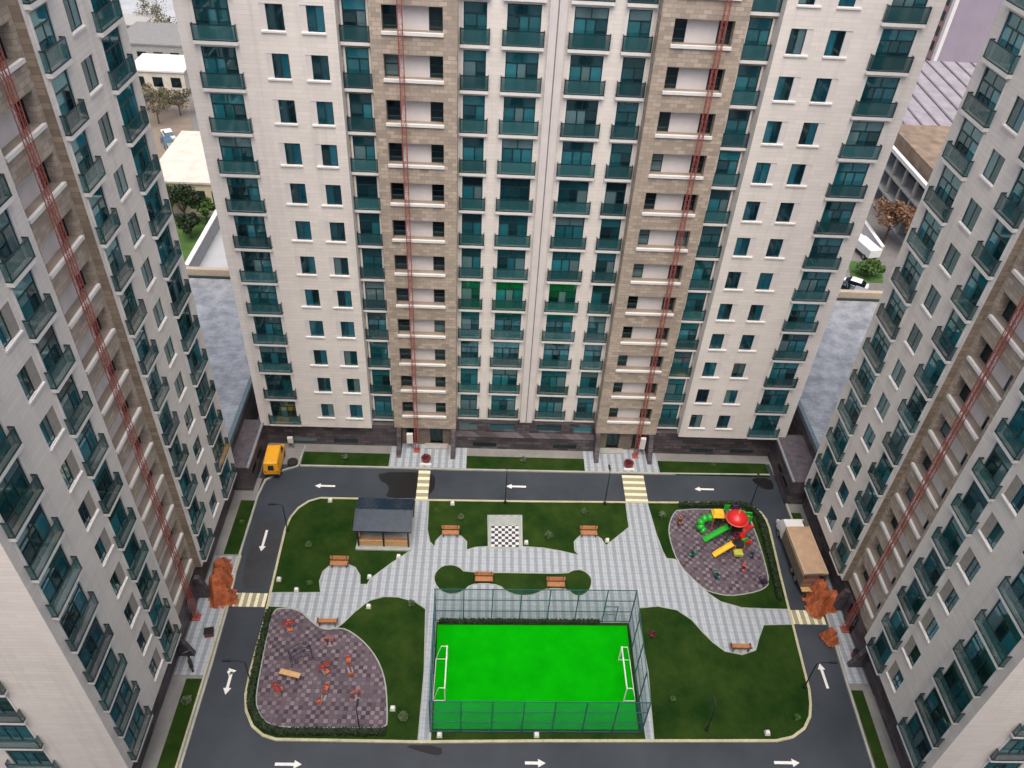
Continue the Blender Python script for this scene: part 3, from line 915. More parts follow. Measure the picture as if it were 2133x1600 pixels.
lt = tower('apartment_tower', (-26.9, 0, 0), math.pi / 2, 1, 'pale apartment tower standing beside the outdoor gym and the long orange heap', 5.95)
rt_ = tower('apartment_tower', (26.9, 0, 0), -math.pi / 2, -1, 'pale apartment tower standing over the parked tan truck', 4.75)

# ---- unseen block closing the near side, added to shade the towers' end walls
sb = tag(link('apartment_block', None, None, (0, -61.5, 0)), 'unseen pale apartment block added opposite the pilaster block to shade the end walls', 'building')
part('walls', MB().box(-44, -18, 0, 44, 0, 55.5), M['pale_cladding'], sb)
part('roof', MB().box(-44.3, -18.3, 55.502, 44.3, .3, 56.0), M['roof_felt'], sb)
swin = MB().box(-.9, 0.004, 0, .9, .06, 1.8).mesh('window', M['window_glass'])
for i in range(17):
    for n in range(16):
        part('window', swin, None, sb, (-40 + i * 5, 0, zf(n) + .9))
# ---- red lattice masts in front of the brown bays
def mast(x, y, label, H=50):
    r = tag(link('hoist_mast', None, None, (x, y, .13)), label, 'hoist mast', 'red lattice masts on the brown bays')
    w = .16
    part('base_plate', MB().box(-.32, -.32, 0, .32, .32, .1), M['red_steel'], r)
    rail = MB().box(-.02, -.02, .1, .02, .02, H).mesh('rail', M['red_steel'])
    for a in (-w, w):
        for b in (-w, w):
            part('rail', rail, None, r, (a, b, 0))
    br = MB()
    n = int(H / .75)
    for i in range(n):
        z = .1 + i * .75
        up = z + .75
        s = 1 if i % 2 else -1
        for yy in (-w, w):
            br.bar((-w, yy, z), (w, yy, z), .020)
            br.bar((-s * w, yy, z), (s * w, yy, up), .018)
        for xx in (-w, w):
            br.bar((xx, -w, z), (xx, w, z), .020)
            br.bar((xx, -s * w, z), (xx, s * w, up), .018)
    part('lattice_bracing', br, M['red_steel'], r)
    return r
mast(-10.65, -.05, 'red lattice mast on the brown bay, foot by the slim crossing', 52)
mast(11.75, -.05, 'red lattice mast on the brown bay, foot by the wide crossing', 52)
mast(-27.05, -20.1, 'red lattice mast on the tower bay near the long orange heap', 52)
mast(27.05, -20.1, 'red lattice mast on the tower bay near the folded orange heap', 52)

# ================================================================== low annexes between the blocks
def annex(s, xw, label):
    r = tag(link('podium_annex', None, None, (0, 0, 0)), label, 'annex')
    x0, x1 = s * 25.75, s * (xw - .05)
    part('stone_lobby', MB().box(x0, -6.05, 0, x1, .45, 3.25), M['dark_stone'], r)
    part('lobby_roof', MB().box(x0 - s * .08, -6.15, 3.252, x1, .4, 3.36), M['dark_roofing'], r)
    part('lobby_coping', MB().box(x0 - s * .10, -6.17, 3.20, x0 + s * .12, .42, 3.42), M['galvanised'], r)
    part('main_block', MB().box(s * xw, -6.0, 0, s * 62, 24, 4.5), M['dark_stone'], r)
    part('roof', MB().box(s * (xw + .25), -5.8, 4.502, s * 61.8, 23.8, 4.62), M['silver_roof'], r)
    part('flashing', MB().box(s * (xw - .1), -6.1, 4.3, s * (xw + .3), 24, 4.85), M['flashing'], r)
    part('parapet', MB().box(s * xw, 23.9, 0, s * 62, 24.5, 5.6), M['beige_render'], r)
    part('parapet_gutter', MB().box(s * xw, 23.5, 4.63, s * 62, 23.88, 4.75), M['dark_frame'], r)
    for y in (-4.6, -2.6):
        part('slit_window', MB().box(x0 - s * .02, y - .7, 1.6, x0 + s * .02, y + .7, 2.0), M['dark_glass'], r)
    return r
annex(-1, 27.7, 'low dark stone annex with silver roof beside the yellow van')
annex(1, 28.6, 'low dark stone annex with silver roof behind the colourful play tower')

# ================================================================== vegetation
def leaves(mb, c, rad, n, size, rnd, shell=.45):
    for _ in range(n):
        while True:
            d = Vector((rnd.uniform(-1, 1), rnd.uniform(-1, 1), rnd.uniform(-1, 1)))
            if .05 < d.length <= 1:
                break
        d = d.normalized() * (shell + (1 - shell) * rnd.random() ** .5)
        p = Vector((c[0] + d.x * rad[0], c[1] + d.y * rad[1], c[2] + d.z * rad[2]))
        a = Vector((rnd.gauss(0, 1), rnd.gauss(0, 1), rnd.gauss(0, .7))).normalized()
        b = a.cross(Vector((rnd.gauss(0, 1), rnd.gauss(0, 1), rnd.gauss(0, 1)))).normalized()
        s = size * rnd.uniform(.6, 1.3)
        mb.face([p - a * s, p + b * s * .55, p + a * s, p - b * s * .55])
def make_tree(name, loc, h, rad, leaf, label, group=None, n=2600, size=.32, seed=1, dense=1.0):
    rnd = random.Random(seed)
    r = tag(link(name, None, None, loc), label, 'tree', group)
    tr = MB()
    th = h * .45
    tr.cyl((0, 0, -.1), (0.05, 0, th), h * .032, h * .018, 8)
    tips = []
    for k in range(9):
        a = k * 2.4 + rnd.random()
        z0 = th * rnd.uniform(.55, 1.0)
        rr = rad * rnd.uniform(.45, .85)
        tip = (math.cos(a) * rr, math.sin(a) * rr, h * rnd.uniform(.55, .92))
        tr.cyl((0.03, 0, z0), tip, h * .012, h * .004, 5)
        tips.append(tip)
    tips.append((0, 0, h * .9))
    part('trunk', tr, M['bark'], r)
    cr = MB()
    for t in tips:
        q = rad * rnd.uniform(.32, .5)
        leaves(cr, t, (q, q, q * .8), int(n / len(tips) * dense), size, rnd, .2)
    part('crown', cr, M[leaf], r)
    return r
def make_shrub(loc, rad, leaf, label, seed, group):
    rnd = random.Random(seed)
    r = tag(link('shrub', None, None, loc), label, 'shrub', group)
    st = MB()
    for k in range(4):
        a = k * 1.6 + rnd.random()
        st.cyl((0, 0, -.05), (math.cos(a) * rad * .5, math.sin(a) * rad * .5, rad * 1.1), .02, .008, 5)
    part('stem', st, M['bark'], r)
    cr = MB()
    leaves(cr, (0, 0, rad * .9), (rad, rad, rad * .85), 170, rad * .30, rnd, .2)
    part('foliage', cr, M[leaf], r)
    return r
SH = [(-8.08,-8.14,'by the slim crossing path'),(5.9,-7.82,'between chess board and wide crossing path'),(2.36,-10.83,'on the lawn right beside the chess board'),(-25.8,-10.1,'in the narrow verge under the tower by the gym side'),
      (-17.7,-1.45,'in the verge beside the yellow van'),(0.2,-1.2,'in the verge below the central pilaster'),(19.66,-1.2,'in the verge by the play tower'),(-9.64,-18.47,'on the rounded lawn tip near the pitch fence'),
      (-9.39,-28.43,'on the lawn corner between gym and pitch'),(11.28,-26.65,'on the large lawn next to the pitch fence'),(-5.83,-8.9,'between a bench bay and the far kerb'),(13.3,-8.1,'on the thin lawn left of the play surface'),
      (-18.5,-16.6,'near the crossing beside the lawn bench bay'),(-19.3,-12.5,'on the lawn left of the pergola'),(-25.7,-27.4,'in the verge beyond the gym side tower entrance'),(20.7,-28.0,'in the far corner of the large lawn'),(10.5,-21.0,'reddish one at the edge of the large lawn')]
for i, (x, y, w) in enumerate(SH):
    make_shrub((x, y, .12), .24 + .06 * (i % 3), 'leaf_red' if 'reddish' in w else ('leaf_grey' if i % 3 else 'leaf_green'), 'small %s shrub %s' % ('dull red' if 'reddish' in w else ('grey-green' if i % 3 else 'bright green'), w.replace('reddish one ', '')), 40 + i, 'young shrubs in the lawns')
def hedge(pts, w, h, label, seed, per=150):
    rnd = random.Random(seed)
    r = tag(link('hedge', None, None, (pts[0][0], pts[0][1], .1)), label, 'hedge')
    core = MB(); lv = MB()
    o = Vector((pts[0][0], pts[0][1]))
    q = [(p[0] - o.x, p[1] - o.y) for p in pts]
    core.ribbon(q, w * .72, 0, h * .82)
    for a, b in zip(q[:-1], q[1:]):
        a, b = Vector(a), Vector(b)
        L = (b - a).length
        nrm = Vector((-(b - a).y, (b - a).x)).normalized()
        for k in range(int(L * per)):
            t = rnd.random()
            c = a + (b - a) * t
            side = rnd.uniform(-.5, .5)
            edge = rnd.random()
            if edge < .5:
                p = Vector((*(c + nrm * side * w), h * rnd.uniform(.82, 1.06)))
            else:
                p = Vector((*(c + nrm * (w * .42 + rnd.uniform(-.03, .06)) * rnd.choice((-1, 1))), h * rnd.uniform(.05, 1)))
            u = Vector((rnd.gauss(0, 1), rnd.gauss(0, 1), rnd.gauss(0, 1))).normalized()
            v = u.cross(Vector((rnd.gauss(0, 1), rnd.gauss(0, 1), rnd.gauss(0, 1)))).normalized()
            s = rnd.uniform(.05, .11)
            lv.face([p - u * s, p + v * s * .7, p + u * s, p - v * s * .7])
    part('branches', core, M['leaf_dark'], r)
    tag(part('foliage', lv, M['leaf_dark'], r), kind='stuff')
    return r
hedge([(-21.28,-19.4),(-21.25,-23),(-21.12,-26.2),(-20.9,-27.6),(-20.2,-28.7),(-19.3,-29.45),(-18.2,-29.68),(-10.6,-29.6)], .5, .5, 'low dark hedge curving round the gym surface by the kerb', 3)
hedge([(15.2,-6.72),(21.4,-6.5),(22.3,-6.95),(22.75,-8.0),(22.55,-13),(22.25,-17.3)], .5, .5, 'low dark hedge behind the play surface by the road bend', 4)
hedge([(-7.2,-20.12),(6.2,-19.92)], .28, .45, 'low dark hedge along the foot of the pitch fence', 5)

# ================================================================== benches
def make_bench(label, loc, rz):
    r = tag(link('park_bench', None, None, loc, rz), label, 'bench', 'wooden benches along the paths')
    for i in range(4):
        part('seat_slat', MB().box(-.82, -.22 + i * .125, .42, .82, -.115 + i * .125, .46), M['wood'], r)
    for i in range(3):
        z = .56 + i * .13
        part('back_slat', MB().hexa([(-.82, .30 + i*.035, z), (.82, .30 + i*.035, z), (.82, .335 + i*.035, z), (-.82, .335 + i*.035, z)], [(-.82, .33 + i*.035, z + .10), (.82, .33 + i*.035, z + .10), (.82, .365 + i*.035, z + .10), (-.82, .365 + i*.035, z + .10)]), M['wood'], r)
    for x in (-.62, .62):
        l = MB()
        l.box(x - .03, -.2, 0, x + .03, -.14, .42); l.box(x - .03, .24, 0, x + .03, .30, .42)
        l.box(x - .03, -.2, .36, x + .03, .3, .419)
        l.bar((x, .28, .42), (x, .41, .95), .05)
        part('leg', l, M['black_steel'], r)
        part('armrest', MB().box(x + (.14 if x > 0 else -.2), -.2, .60, x + (.2 if x > 0 else -.14), .34, .64).box(x + (.14 if x > 0 else -.2), -.2, .30, x + (.2 if x > 0 else -.14), -.15, .60), M['black_steel'], r)
    return r
for x, y, rz, w in [(-6.7,-10.95,0,'in the round bay beside the slim crossing path'),(6.05,-10.6,0,'in the round bay beside the wide crossing path'),(-16.25,-14.65,0,'in the round bay left of the pergola'),
                    (-3.55,-16.0,0,'at the lawn island on its gym side'),(2.7,-16.4,0,'at the lawn island on its play tower side'),(-16.3,-20.45,PI,'with its back to the gym surface'),(17.6,-22.1,PI,'at the rounded path end by the large lawn')]:
    make_bench('slatted wooden bench %s' % w, (x, y, .12), rz)

# ================================================================== pergola
pg = tag(link('pergola', None, None, (-12.6, -10.7, .1)), 'pergola with dark slate gable roof and wooden sides beside the path', 'pergola')
part('plinth', MB().box(-2.5, -2.15, 0, 2.45, 1.7, .16), M['edging'], pg)
part('floor', MB().box(-2.3, -1.85, .162, 2.25, 1.55, .20), M['grey_concrete'], pg)
for x in (-2.25, 0, 2.2):
    for y in (-1.75, 1.45):
        part('post', MB().box(x - .07, y - .07, .2, x + .07, y + .07, 2.4), M['black_steel'], pg)
rf = part('roof', MB().hexa([(-2.6,-1.95,2.38),(2.55,-1.95,2.38),(2.55,.05,3.0),(-2.6,.05,3.0)], [(-2.6,-1.95,2.46),(2.55,-1.95,2.46),(2.55,.05,3.08),(-2.6,.05,3.08)])
          .hexa([(-2.6,.052,3.0),(2.55,.052,3.0),(2.55,1.9,2.42),(-2.6,1.9,2.42)], [(-2.6,.052,3.08),(2.55,.052,3.08),(2.55,1.9,2.5),(-2.6,1.9,2.5)]), M['slate_roof'], pg)
for i in range(8):
    x = -2.5 + i * .7
    part('roof_seam', MB().bar((x, -1.95, 2.475), (x, .05, 3.095), .04, .04), M['slate_roof'], rf)
part('eaves_beam', MB().box(-2.5, -1.88, 2.22, 2.45, -1.74, 2.379).box(-2.5, 1.4, 2.22, 2.45, 1.54, 2.379), M['black_steel'], pg)
for k, (y0, y1, x0, x1) in enumerate(((-1.78, -1.70, -2.15, -.08), (-1.78, -1.70, .08, 2.12))):
    part('side_panel', MB().box(x0, y0, .28, x1, y1, .95), M['pale_wood'], pg)
    part('bench_seat', MB().box(x0, -1.65, .58, x1, -1.2, .64), M['wood'], pg)
part('side_panel', MB().box(-2.29, -1.6, .28, -2.21, 1.3, .95), M['pale_wood'], pg)
tb = part('table', MB().box(-1.3, -.5, .86, 1.3, .4, .93), M['wood'], pg)
for x in (-1.1, 1.1):
    part('table_leg', MB().box(x - .05, -.1, .2, x + .05, .0, .859), M['black_steel'], tb)

# ================================================================== lamps
def make_lamp(label, x, y, h, ang, arm):
    r = tag(link('street_lamp', None, None, (x, y, .1), ang), label, 'street lamp', 'slim dark lamps round the court')
    part('base', MB().lathe([(.14, 0), (.14, .25), (.08, .32)], 10), M['black_steel'], r)
    part('post', MB().cyl((0, 0, .3), (0, 0, h), .055, .04, 8), M['black_steel'], r)
    a = part('arm', MB().path([(0, 0, h - .02), (arm * .35, 0, h + .16), (arm, 0, h + .2)], .035, 6), M['black_steel'], r)
    part('lamp_head', MB().hexa([(arm - .1, -.1, h + .14), (arm + .55, -.08, h + .16), (arm + .55, .08, h + .16), (arm - .1, .1, h + .14)], [(arm - .1, -.09, h + .24), (arm + .5, -.06, h + .23), (arm + .5, .06, h + .23), (arm - .1, .09, h + .24)]), M['black_steel'], r)
    return r
make_lamp('slim dark street lamp on the far kerb near the chess board', -1.67, -6.85, 4.2, PI/2, .5)
make_lamp('slim dark street lamp on the far kerb close to the wide crossing', 7.95, -6.65, 4.2, PI/2, .5)
make_lamp('slim dark street lamp on the bend left of the pergola', -21.55, -10.8, 3.4, PI, .7)
make_lamp('slim dark street lamp over the road beside the gym hedge', -21.15, -26.1, 3.5, PI, 1.1)
make_lamp('slim dark street lamp over the road beside the large lawn', 22.05, -25.4, 3.5, 0, 1.0)
make_lamp('slim dark street lamp in the hedge at the gym end', -12.5, -29.45, 3.0, PI/2, .3)
make_lamp('slim dark street lamp on the large lawn near the pitch', 13.5, -29.0, 3.2, PI/2, .3)
make_lamp('slim dark street lamp behind the play tower', 22.3, -6.4, 3.6, PI/2, .5)

LI = [(-18.3,-7.1,'on the kerb bend left of the pergola'),(-6.7,-7.1,'on the lawn edge near the slim crossing'),(-11.2,-13.5,'at the path corner in front of the pergola'),(-13.5,-15.75,'in the lawn corner by the bench bay'),(-13.2,-18.75,'at the tip of the lawn next to the gym'),
      (-21.2,-16.2,'by the kerb above the gym crossing'),(-19.5,-17.25,'on the path edge near the gym crossing'),(-10.25,-27.7,'touching the rounded edge of the gym surface'),(-6.6,-29.7,'at the pitch fence corner by the gym side'),(0.6,-29.6,'in the middle of the strip below the pitch fence'),
      (18.1,-29.2,'at the bottom edge of the large lawn'),(0.25,-11.6,'touching the chess board corner'),(7.75,-11.15,'at the lawn tip near the wide crossing path'),(-21.3,-20.15,'at the start of the gym hedge')]
def make_light(label, loc):
    r = tag(link('lawn_light', None, None, loc), label, 'lawn light', 'white lawn lights along the paths')
    part('footing', MB().box(-.20, -.20, 0, .20, .20, .05), M['kerb_plain'], r)
    part('body', MB().box(-.11, -.11, .05, .11, .11, .26), M['white_paint'], r)
    part('cap', MB().hexa([(-.15,-.15,.26),(.15,-.15,.26),(.15,.15,.26),(-.15,.15,.26)], [(-.08,-.08,.32),(.08,-.08,.32),(.08,.08,.32),(-.08,.08,.32)]), M['white_paint'], r)
for x, y, w in LI:
    make_light('small white block lawn light %s' % w, (x, y, .1))

# ================================================================== pitch fence and goals
FC = [(-7.5, -20.0), (8.75, -19.75), (8.5, -29.3), (-7.3, -29.45)]
FHGT = 4.5
fc = tag(link('pitch_fence', None, None, (0, 0, .12)), 'tall teal wire fence around the bright green football pitch', 'fence')
def fence_side(a, b, n):
    a, b = Vector(a), Vector(b)
    L = (b - a).length
    ang = math.atan2((b - a).y, (b - a).x)
    pm = MB().box(.03, -.006, .02, L / n - .03, .006, FHGT - .02).mesh('wire_panel', M['fence_wire'])
    for i in range(n):
        p = a + (b - a) * i / n
        part('post', MB().box(-.04, -.04, -.05, .04, .04, FHGT), M['teal_steel'], fc, (p.x, p.y, 0), ang)
        part('wire_panel', pm, None, fc, (p.x, p.y, 0), ang)
    for z in (.12, 1.5, 3.0, FHGT - .05):
        part('rail', MB().box(.04, -.025, z - .03, L - .04, .025, z + .03), M['teal_steel'], fc, (a.x, a.y, 0), ang)
fence_side(FC[0], FC[1], 7); fence_side(FC[1], FC[2], 4); fence_side(FC[2], FC[3], 7); fence_side(FC[3], FC[0], 4)
part('gate', MB().box(6.4, -.03, 0, 6.48, .03, 2.2).box(7.5, -.03, 0, 7.58, .03, 2.2).box(6.48, -.03, 2.1, 7.5, .03, 2.2).box(6.48, -.03, 1.0, 7.5, .03, 1.06), M['galvanised'], fc, (0, -19.72, 0))
def goal(x, yc, s, label):
    r = tag(link('football_goal', None, None, (x, yc, .13)), label, 'goal', 'white goals on the pitch')
    hw, h, d = 1.75, 1.9, .9
    for y in (-hw, hw):
        part('post', MB().cyl((0, y, 0), (0, y, h), .055, .055, 8), M['white_paint'], r)
        part('net_support', MB().path([(0, y, h), (-s * d * .5, y, h), (-s * d, y, .05), (0, y, .05)], .03, 6), M['white_paint'], r)
    part('crossbar', MB().cyl((0, -hw - .05, h), (0, hw + .05, h), .055, .055, 8), M['white_paint'], r)
    part('back_bar', MB().cyl((-s * d, -hw, .05), (-s * d, hw, .05), .03, .03, 6), M['white_paint'], r)
goal(-6.35, -25.25, 1, 'white metal football goal at the gym end of the pitch')
goal(7.45, -25.05, -1, 'white metal football goal at the large lawn end of the pitch')

# ================================================================== play tower
pt = tag(link('play_tower', None, None, (19.5, -10.3, .12)), 'colourful play tower with red dome roof, green and yellow slides', 'play structure')
def post4(cx, cy, w, h, mat):
    for a in (-w, w):
        for b in (-w, w):
            part('post', MB().cyl((cx + a, cy + b, 0), (cx + a, cy + b, h), .06, .06, 8), M[mat], pt)
post4(0, 0, .55, 2.7, 'green_dark')
part('platform', MB().box(-.6, -.6, 1.4, .6, .6, 1.5), M['black_steel'], pt)
dm = part('dome_roof', MB().lathe([(.98, 2.55), (.98, 2.66), (.86, 2.9), (.62, 3.12), (.34, 3.26), (.12, 3.32)], 16), M['red_plastic'], pt, smooth=True)
part('dome_rim', MB().lathe([(1.02, 2.5), (1.06, 2.57), (1.0, 2.64)], 16), M['red_rim'], dm)
part('finial', MB().lathe([(.06, 3.3), (.09, 3.42), (.05, 3.7), (.015, 3.95)], 8), M['yellow_plastic'], dm)
def slide(name, p0, p1, w, mat, h=.18):
    p0, p1 = Vector(p0), Vector(p1)
    d = (p1 - p0); n = Vector((-d.y, d.x, 0)).normalized()
    mb = MB()
    pts = [p0, p0 + d * .12 + Vector((0, 0, .02)), p0 + d * .82 + Vector((0, 0, .03)), p1]
    for a, b in zip(pts[:-1], pts[1:]):
        mb.hexa([a - n*w/2, b - n*w/2, b + n*w/2, a + n*w/2], [a - n*w/2 + Vector((0,0,.04)), b - n*w/2 + Vector((0,0,.04)), b + n*w/2 + Vector((0,0,.04)), a + n*w/2 + Vector((0,0,.04))])
        for s in (-1, 1):
            e = n * s * w / 2
            mb.hexa([a + e - n*.035, b + e - n*.035, b + e + n*.035, a + e + n*.035], [a + e - n*.035 + Vector((0,0,h)), b + e - n*.035 + Vector((0,0,h)), b + e + n*.035 + Vector((0,0,h)), a + e + n*.035 + Vector((0,0,h))])
    return part(name, mb, M[mat], pt)
slide('straight_slide', (-.55, -.05, 1.45), (-2.75, -.75, .22), .46, 'green_plastic')
# bridge and second roof, tube slide
part('bridge', MB().box(-1.6, .5, 1.3, -.5, 1.2, 1.38), M['black_steel'], pt)
post4(-1.35, 1.15, .45, 1.9, 'orange_red_steel')
part('barrel_roof', MB().hexa([(-1.95,.6,1.85),(-.75,.6,1.85),(-.75,1.7,1.85),(-1.95,1.7,1.85)], [(-1.75,.85,2.2),(-.95,.85,2.2),(-.95,1.45,2.2),(-1.75,1.45,2.2)]), M['yellow_plastic'], pt)
tube = [(-1.75, 1.1, 1.35), (-2.3, 1.15, 1.3), (-2.75, 1.05, 1.05), (-2.95, .75, .75), (-2.8, .45, .45), (-2.5, .3, .32)]
part('tube_slide', MB().path(tube, .36, 12), M['green_plastic'], pt, smooth=True)
part('guard_panel', MB().box(.5, .45, 1.5, 1.2, .55, 2.2).box(.9, .2, 1.9, 1.5, .3, 2.6), M['green_plastic'], pt)
part('flag_panel', MB().box(-.9, 1.3, 2.2, -.4, 1.36, 2.9), M['green_plastic'], pt)
part('flag_panel', MB().box(-.2, 1.2, 2.3, .35, 1.26, 3.0), M['purple_plastic'], pt)
# spiral on the far side
sp = MB()
for k in range(14):
    a0, a1 = .4 + k * .42, .4 + (k + 1) * .42
    z0, z1 = 1.75 - k * .115, 1.75 - (k + 1) * .115
    c = (1.05, -.65)
    i0, o0, i1, o1 = [(c[0] + r * math.cos(a), c[1] + r * math.sin(a)) for r, a in ((.12, a0), (.66, a0), (.12, a1), (.66, a1))]
    sp.hexa([(*i0, z0), (*o0, z0), (*o1, z1), (*i1, z1)], [(*i0, z0 + .05), (*o0, z0 + .26), (*o1, z1 + .26), (*i1, z1 + .05)])
part('spiral_slide', sp, M['red_plastic'], pt)
post4(.15, -1.6, .42, 1.15, 'orange_red_steel')
part('platform', MB().box(-.3, -2.05, 1.0, .6, -1.15, 1.08), M['black_steel'], pt)
part('low_platform', MB().box(-.35, -2.6, .35, .45, -1.9, .62), M['lime_plastic'], pt)
slide('low_slide', (-.45, -1.75, 1.05), (-2.2, -2.45, .2), .44, 'yellow_plastic')
part('climbing_wall', MB().hexa([(.6,-1.4,.2),(1.3,-1.1,.2),(1.25,-1.0,.2),(.55,-1.3,.2)], [(.5,-1.4,1.2),(1.1,-1.1,1.2),(1.05,-1.0,1.2),(.45,-1.3,1.2)]), M['green_plastic'], pt)
part('ladder', MB().bar((.0,-.6,.1), (.0,-.62,1.45), .05).bar((.35,-.6,.1), (.35,-.62,1.45), .05).bar((0,-.61,.5), (.35,-.61,.5), .04).bar((0,-.61,.9), (.35,-.61,.9), .04), M['red_plastic'], pt)
part('roof_edge_panel', MB().box(.55, .7, 2.3, 1.6, .8, 2.6), M['green_plastic'], pt)

def spring_rider(loc, mat, label, rz):
    r = tag(link('spring_rider', None, None, loc, rz), label, 'play item', 'spring riders on the play surface')
    part('spring', MB().lathe([(.16, 0), (.11, .08), (.13, .16), (.11, .24), (.13, .32)], 10), M['black_steel'], r)
    part('body', MB().prism([(-.42,-.06),(-.2,-.13),(.2,-.13),(.42,-.07),(.42,.07),(.2,.13),(-.2,.13),(-.42,.06)], .32, .52).box(.26, -.05, .52, .40, .05, .82), M[mat], r)
    part('seat', MB().box(-.25, -.14, .522, .1, .14, .57), M['rubber'], r)
    part('handle', MB().cyl((.3, -.22, .72), (.3, .22, .72), .025, .025, 6), M['galvanised'], r)
for x, y, mt, w, rz in [(14.85,-8.9,'orange_red_steel','orange spring rider near the thin lawn edge',1.4),(15.4,-12.7,'teal_plastic','teal spring rider in front of the green slide',.4),(17.1,-15.0,'teal_plastic','teal spring rider near the rounded surface edge',2.0),(19.7,-14.2,'red_rim','pinkish spring rider in front of the low yellow slide',1.2),(21.2,-15.5,'purple_plastic','purple spring rider in the surface corner by the hedge',2.6),(20.9,-12.6,'car_blue','blue spring rider beside the spiral slide',.8)]:
    spring_rider((x, y, .124), mt, w, rz)

# ================================================================== outdoor gym
def gym(kind, loc, rz, label):
    r = tag(link('exercise_machine', None, None, loc, rz), label, 'gym equipment', 'orange gym machines')
    r.scale = (.8, .8, .8)
    O = M['orange_red_steel']
    part('base_plate', MB().box(-.3, -.25, 0, .3, .25, .03), M['galvanised'], r)
    if kind == 0:      # twin rider
        part('upright', MB().cyl((0, 0, .03), (0, 0, 1.5), .06, .05, 8), O, r)
        for s in (-1, 1):
            part('seat', MB().box(s*.75 - .2, -.18, .5, s*.75 + .2, .18, .57), O, r)
            part('seat_back', MB().box(s*.97 - .03, -.18, .6, s*.97 + .03, .18, 1.05), O, r)
            part('lever', MB().path([(0, .05*s, 1.35), (s*.35, .05*s, 1.2), (s*.75, .05*s, .52)], .035, 6), M['dark_red'], r)
            part('foot_rest', MB().path([(0, 0, .3), (s*.4, 0, .2)], .03, 6), M['dark_red'], r)
    elif kind == 1:    # walker
        for s in (-.45, .45):
            part('upright', MB().path([(s, .3, .03), (s, .1, .9), (s, -.05, 1.35)], .045, 6), O, r)
            part('pedal', MB().path([(s*.5, 0, 1.0), (s*.5, .1, .25)], .03, 6).box(s*.5 - .1, -.12, .2, s*.5 + .1, .22, .25), M['dark_red'], r)
        part('handle_bar', MB().cyl((-.5, -.05, 1.35), (.5, -.05, 1.35), .04, .04, 6), O, r)
        part('cross_bar', MB().cyl((-.45, .1, .95), (.45, .1, .95), .035, .035, 6), O, r)
    else:              # wheel post
        part('upright', MB().cyl((0, 0, .03), (0, 0, 1.55), .06, .05, 8), O, r)
        for s in (-1, 1):
            part('wheel', MB().lathe([(.30, -.02), (.34, 0), (.30, .02)], 14, (s*.32, 0, 1.1)), M['dark_red'], r)
            part('arm', MB().cyl((0, 0, 1.1), (s*.32, 0, 1.1), .035, .035, 6), O, r)
        part('seat', MB().box(-.2, -.55, .42, .2, -.2, .48), O, r)
for k, x, y, rz, w in [(2,-19.3,-21.0,.3,'orange gym machine near the gym crossing'),(1,-15.85,-22.35,.1,'orange gym walker frame near the bench back'),(2,-15.8,-24.7,.7,'orange gym machine with pale seat in the middle of the gym'),
                       (0,-13.9,-24.55,1.9,'orange gym twin seat machine along the rounded edge'),(0,-15.6,-26.9,1.3,'orange gym twin seat machine in the lower middle of the gym'),(1,-13.1,-26.85,.5,'orange gym walker frame near the wide end of the gym'),(2,-19.1,-26.6,2.2,'orange gym machine beside the curving hedge')]:
    gym(k, (x, y, .124), rz, w)
tt = tag(link('gym_bench', None, None, (-18.4, -25.2, .124), -.28), 'pale wooden slanted sit-up board lying across the gym surface', 'sit-up bench')
part('board', MB().hexa([(-.85,-.22,.36),(.85,-.22,.5),(.85,.22,.5),(-.85,.22,.36)], [(-.85,-.22,.43),(.85,-.22,.57),(.85,.22,.57),(-.85,.22,.43)]), M['pale_wood'], tt)
for x in (-.6, .6):
    part('leg', MB().bar((x, -.15, 0), (x, -.15, .4), .06).bar((x, .15, 0), (x, .15, .4), .06), M['black_steel'], tt)
cf = tag(link('climbing_frame', None, None, (-17.9, -23.5, .124), .4), 'low dark steel climbing frame in the gym', 'climbing frame')
for i in range(4):
    part('hoop', MB().path([(-.9, -.6 + i*.4, 0), (-.75, -.6 + i*.4, .7), (0, -.6 + i*.4, 1.0), (.75, -.6 + i*.4, .7), (.9, -.6 + i*.4, 0)], .03, 6), M['navy_steel'], cf)
for p in ((-.75, .7), (0, 1.0), (.75, .7)):
    part('rung', MB().cyl((p[0], -.62, p[1]), (p[0], .62, p[1]), .025, .025, 6), M['navy_steel'], cf)

# ================================================================== vehicles and loose things in the court
def wheel(parent, x, y, r, w=.18):
    wo = part('wheel', MB().cyl((x - w/2, y, r), (x + w/2, y, r), r, r, 14), M['rubber'], parent)
    part('rim', MB().cyl((x - w/2 - .006, y, r), (x + w/2 + .006, y, r), r * .6, r * .6, 10), M['galvanised'], wo)
van = tag(link('box_van', None, None, (-24.42, -2.5, .10), .06), 'small bright yellow box van parked against the dark stone annex', 'van')
bd = MB()
bd.hexa([(-.74,-1.8,.32),(.74,-1.8,.32),(.74,1.75,.32),(-.74,1.75,.32)], [(-.74,-1.82,1.0),(.74,-1.82,1.0),(.74,1.85,.95),(-.74,1.85,.95)])
bd.hexa([(-.73,-1.81,1.0),(.73,-1.81,1.0),(.73,1.45,1.0),(-.73,1.45,1.0)], [(-.64,-1.72,1.86),(.64,-1.72,1.86),(.64,.85,1.86),(-.64,.85,1.86)])
bo = part('body', bd, M['van_yellow'], van)
part('roof', MB().hexa([(-.62,-1.70,1.862),(.62,-1.70,1.862),(.62,.82,1.862),(-.62,.82,1.862)], [(-.55,-1.6,1.92),(.55,-1.6,1.92),(.55,.7,1.92),(-.55,.7,1.92)]), M['van_yellow'], van)
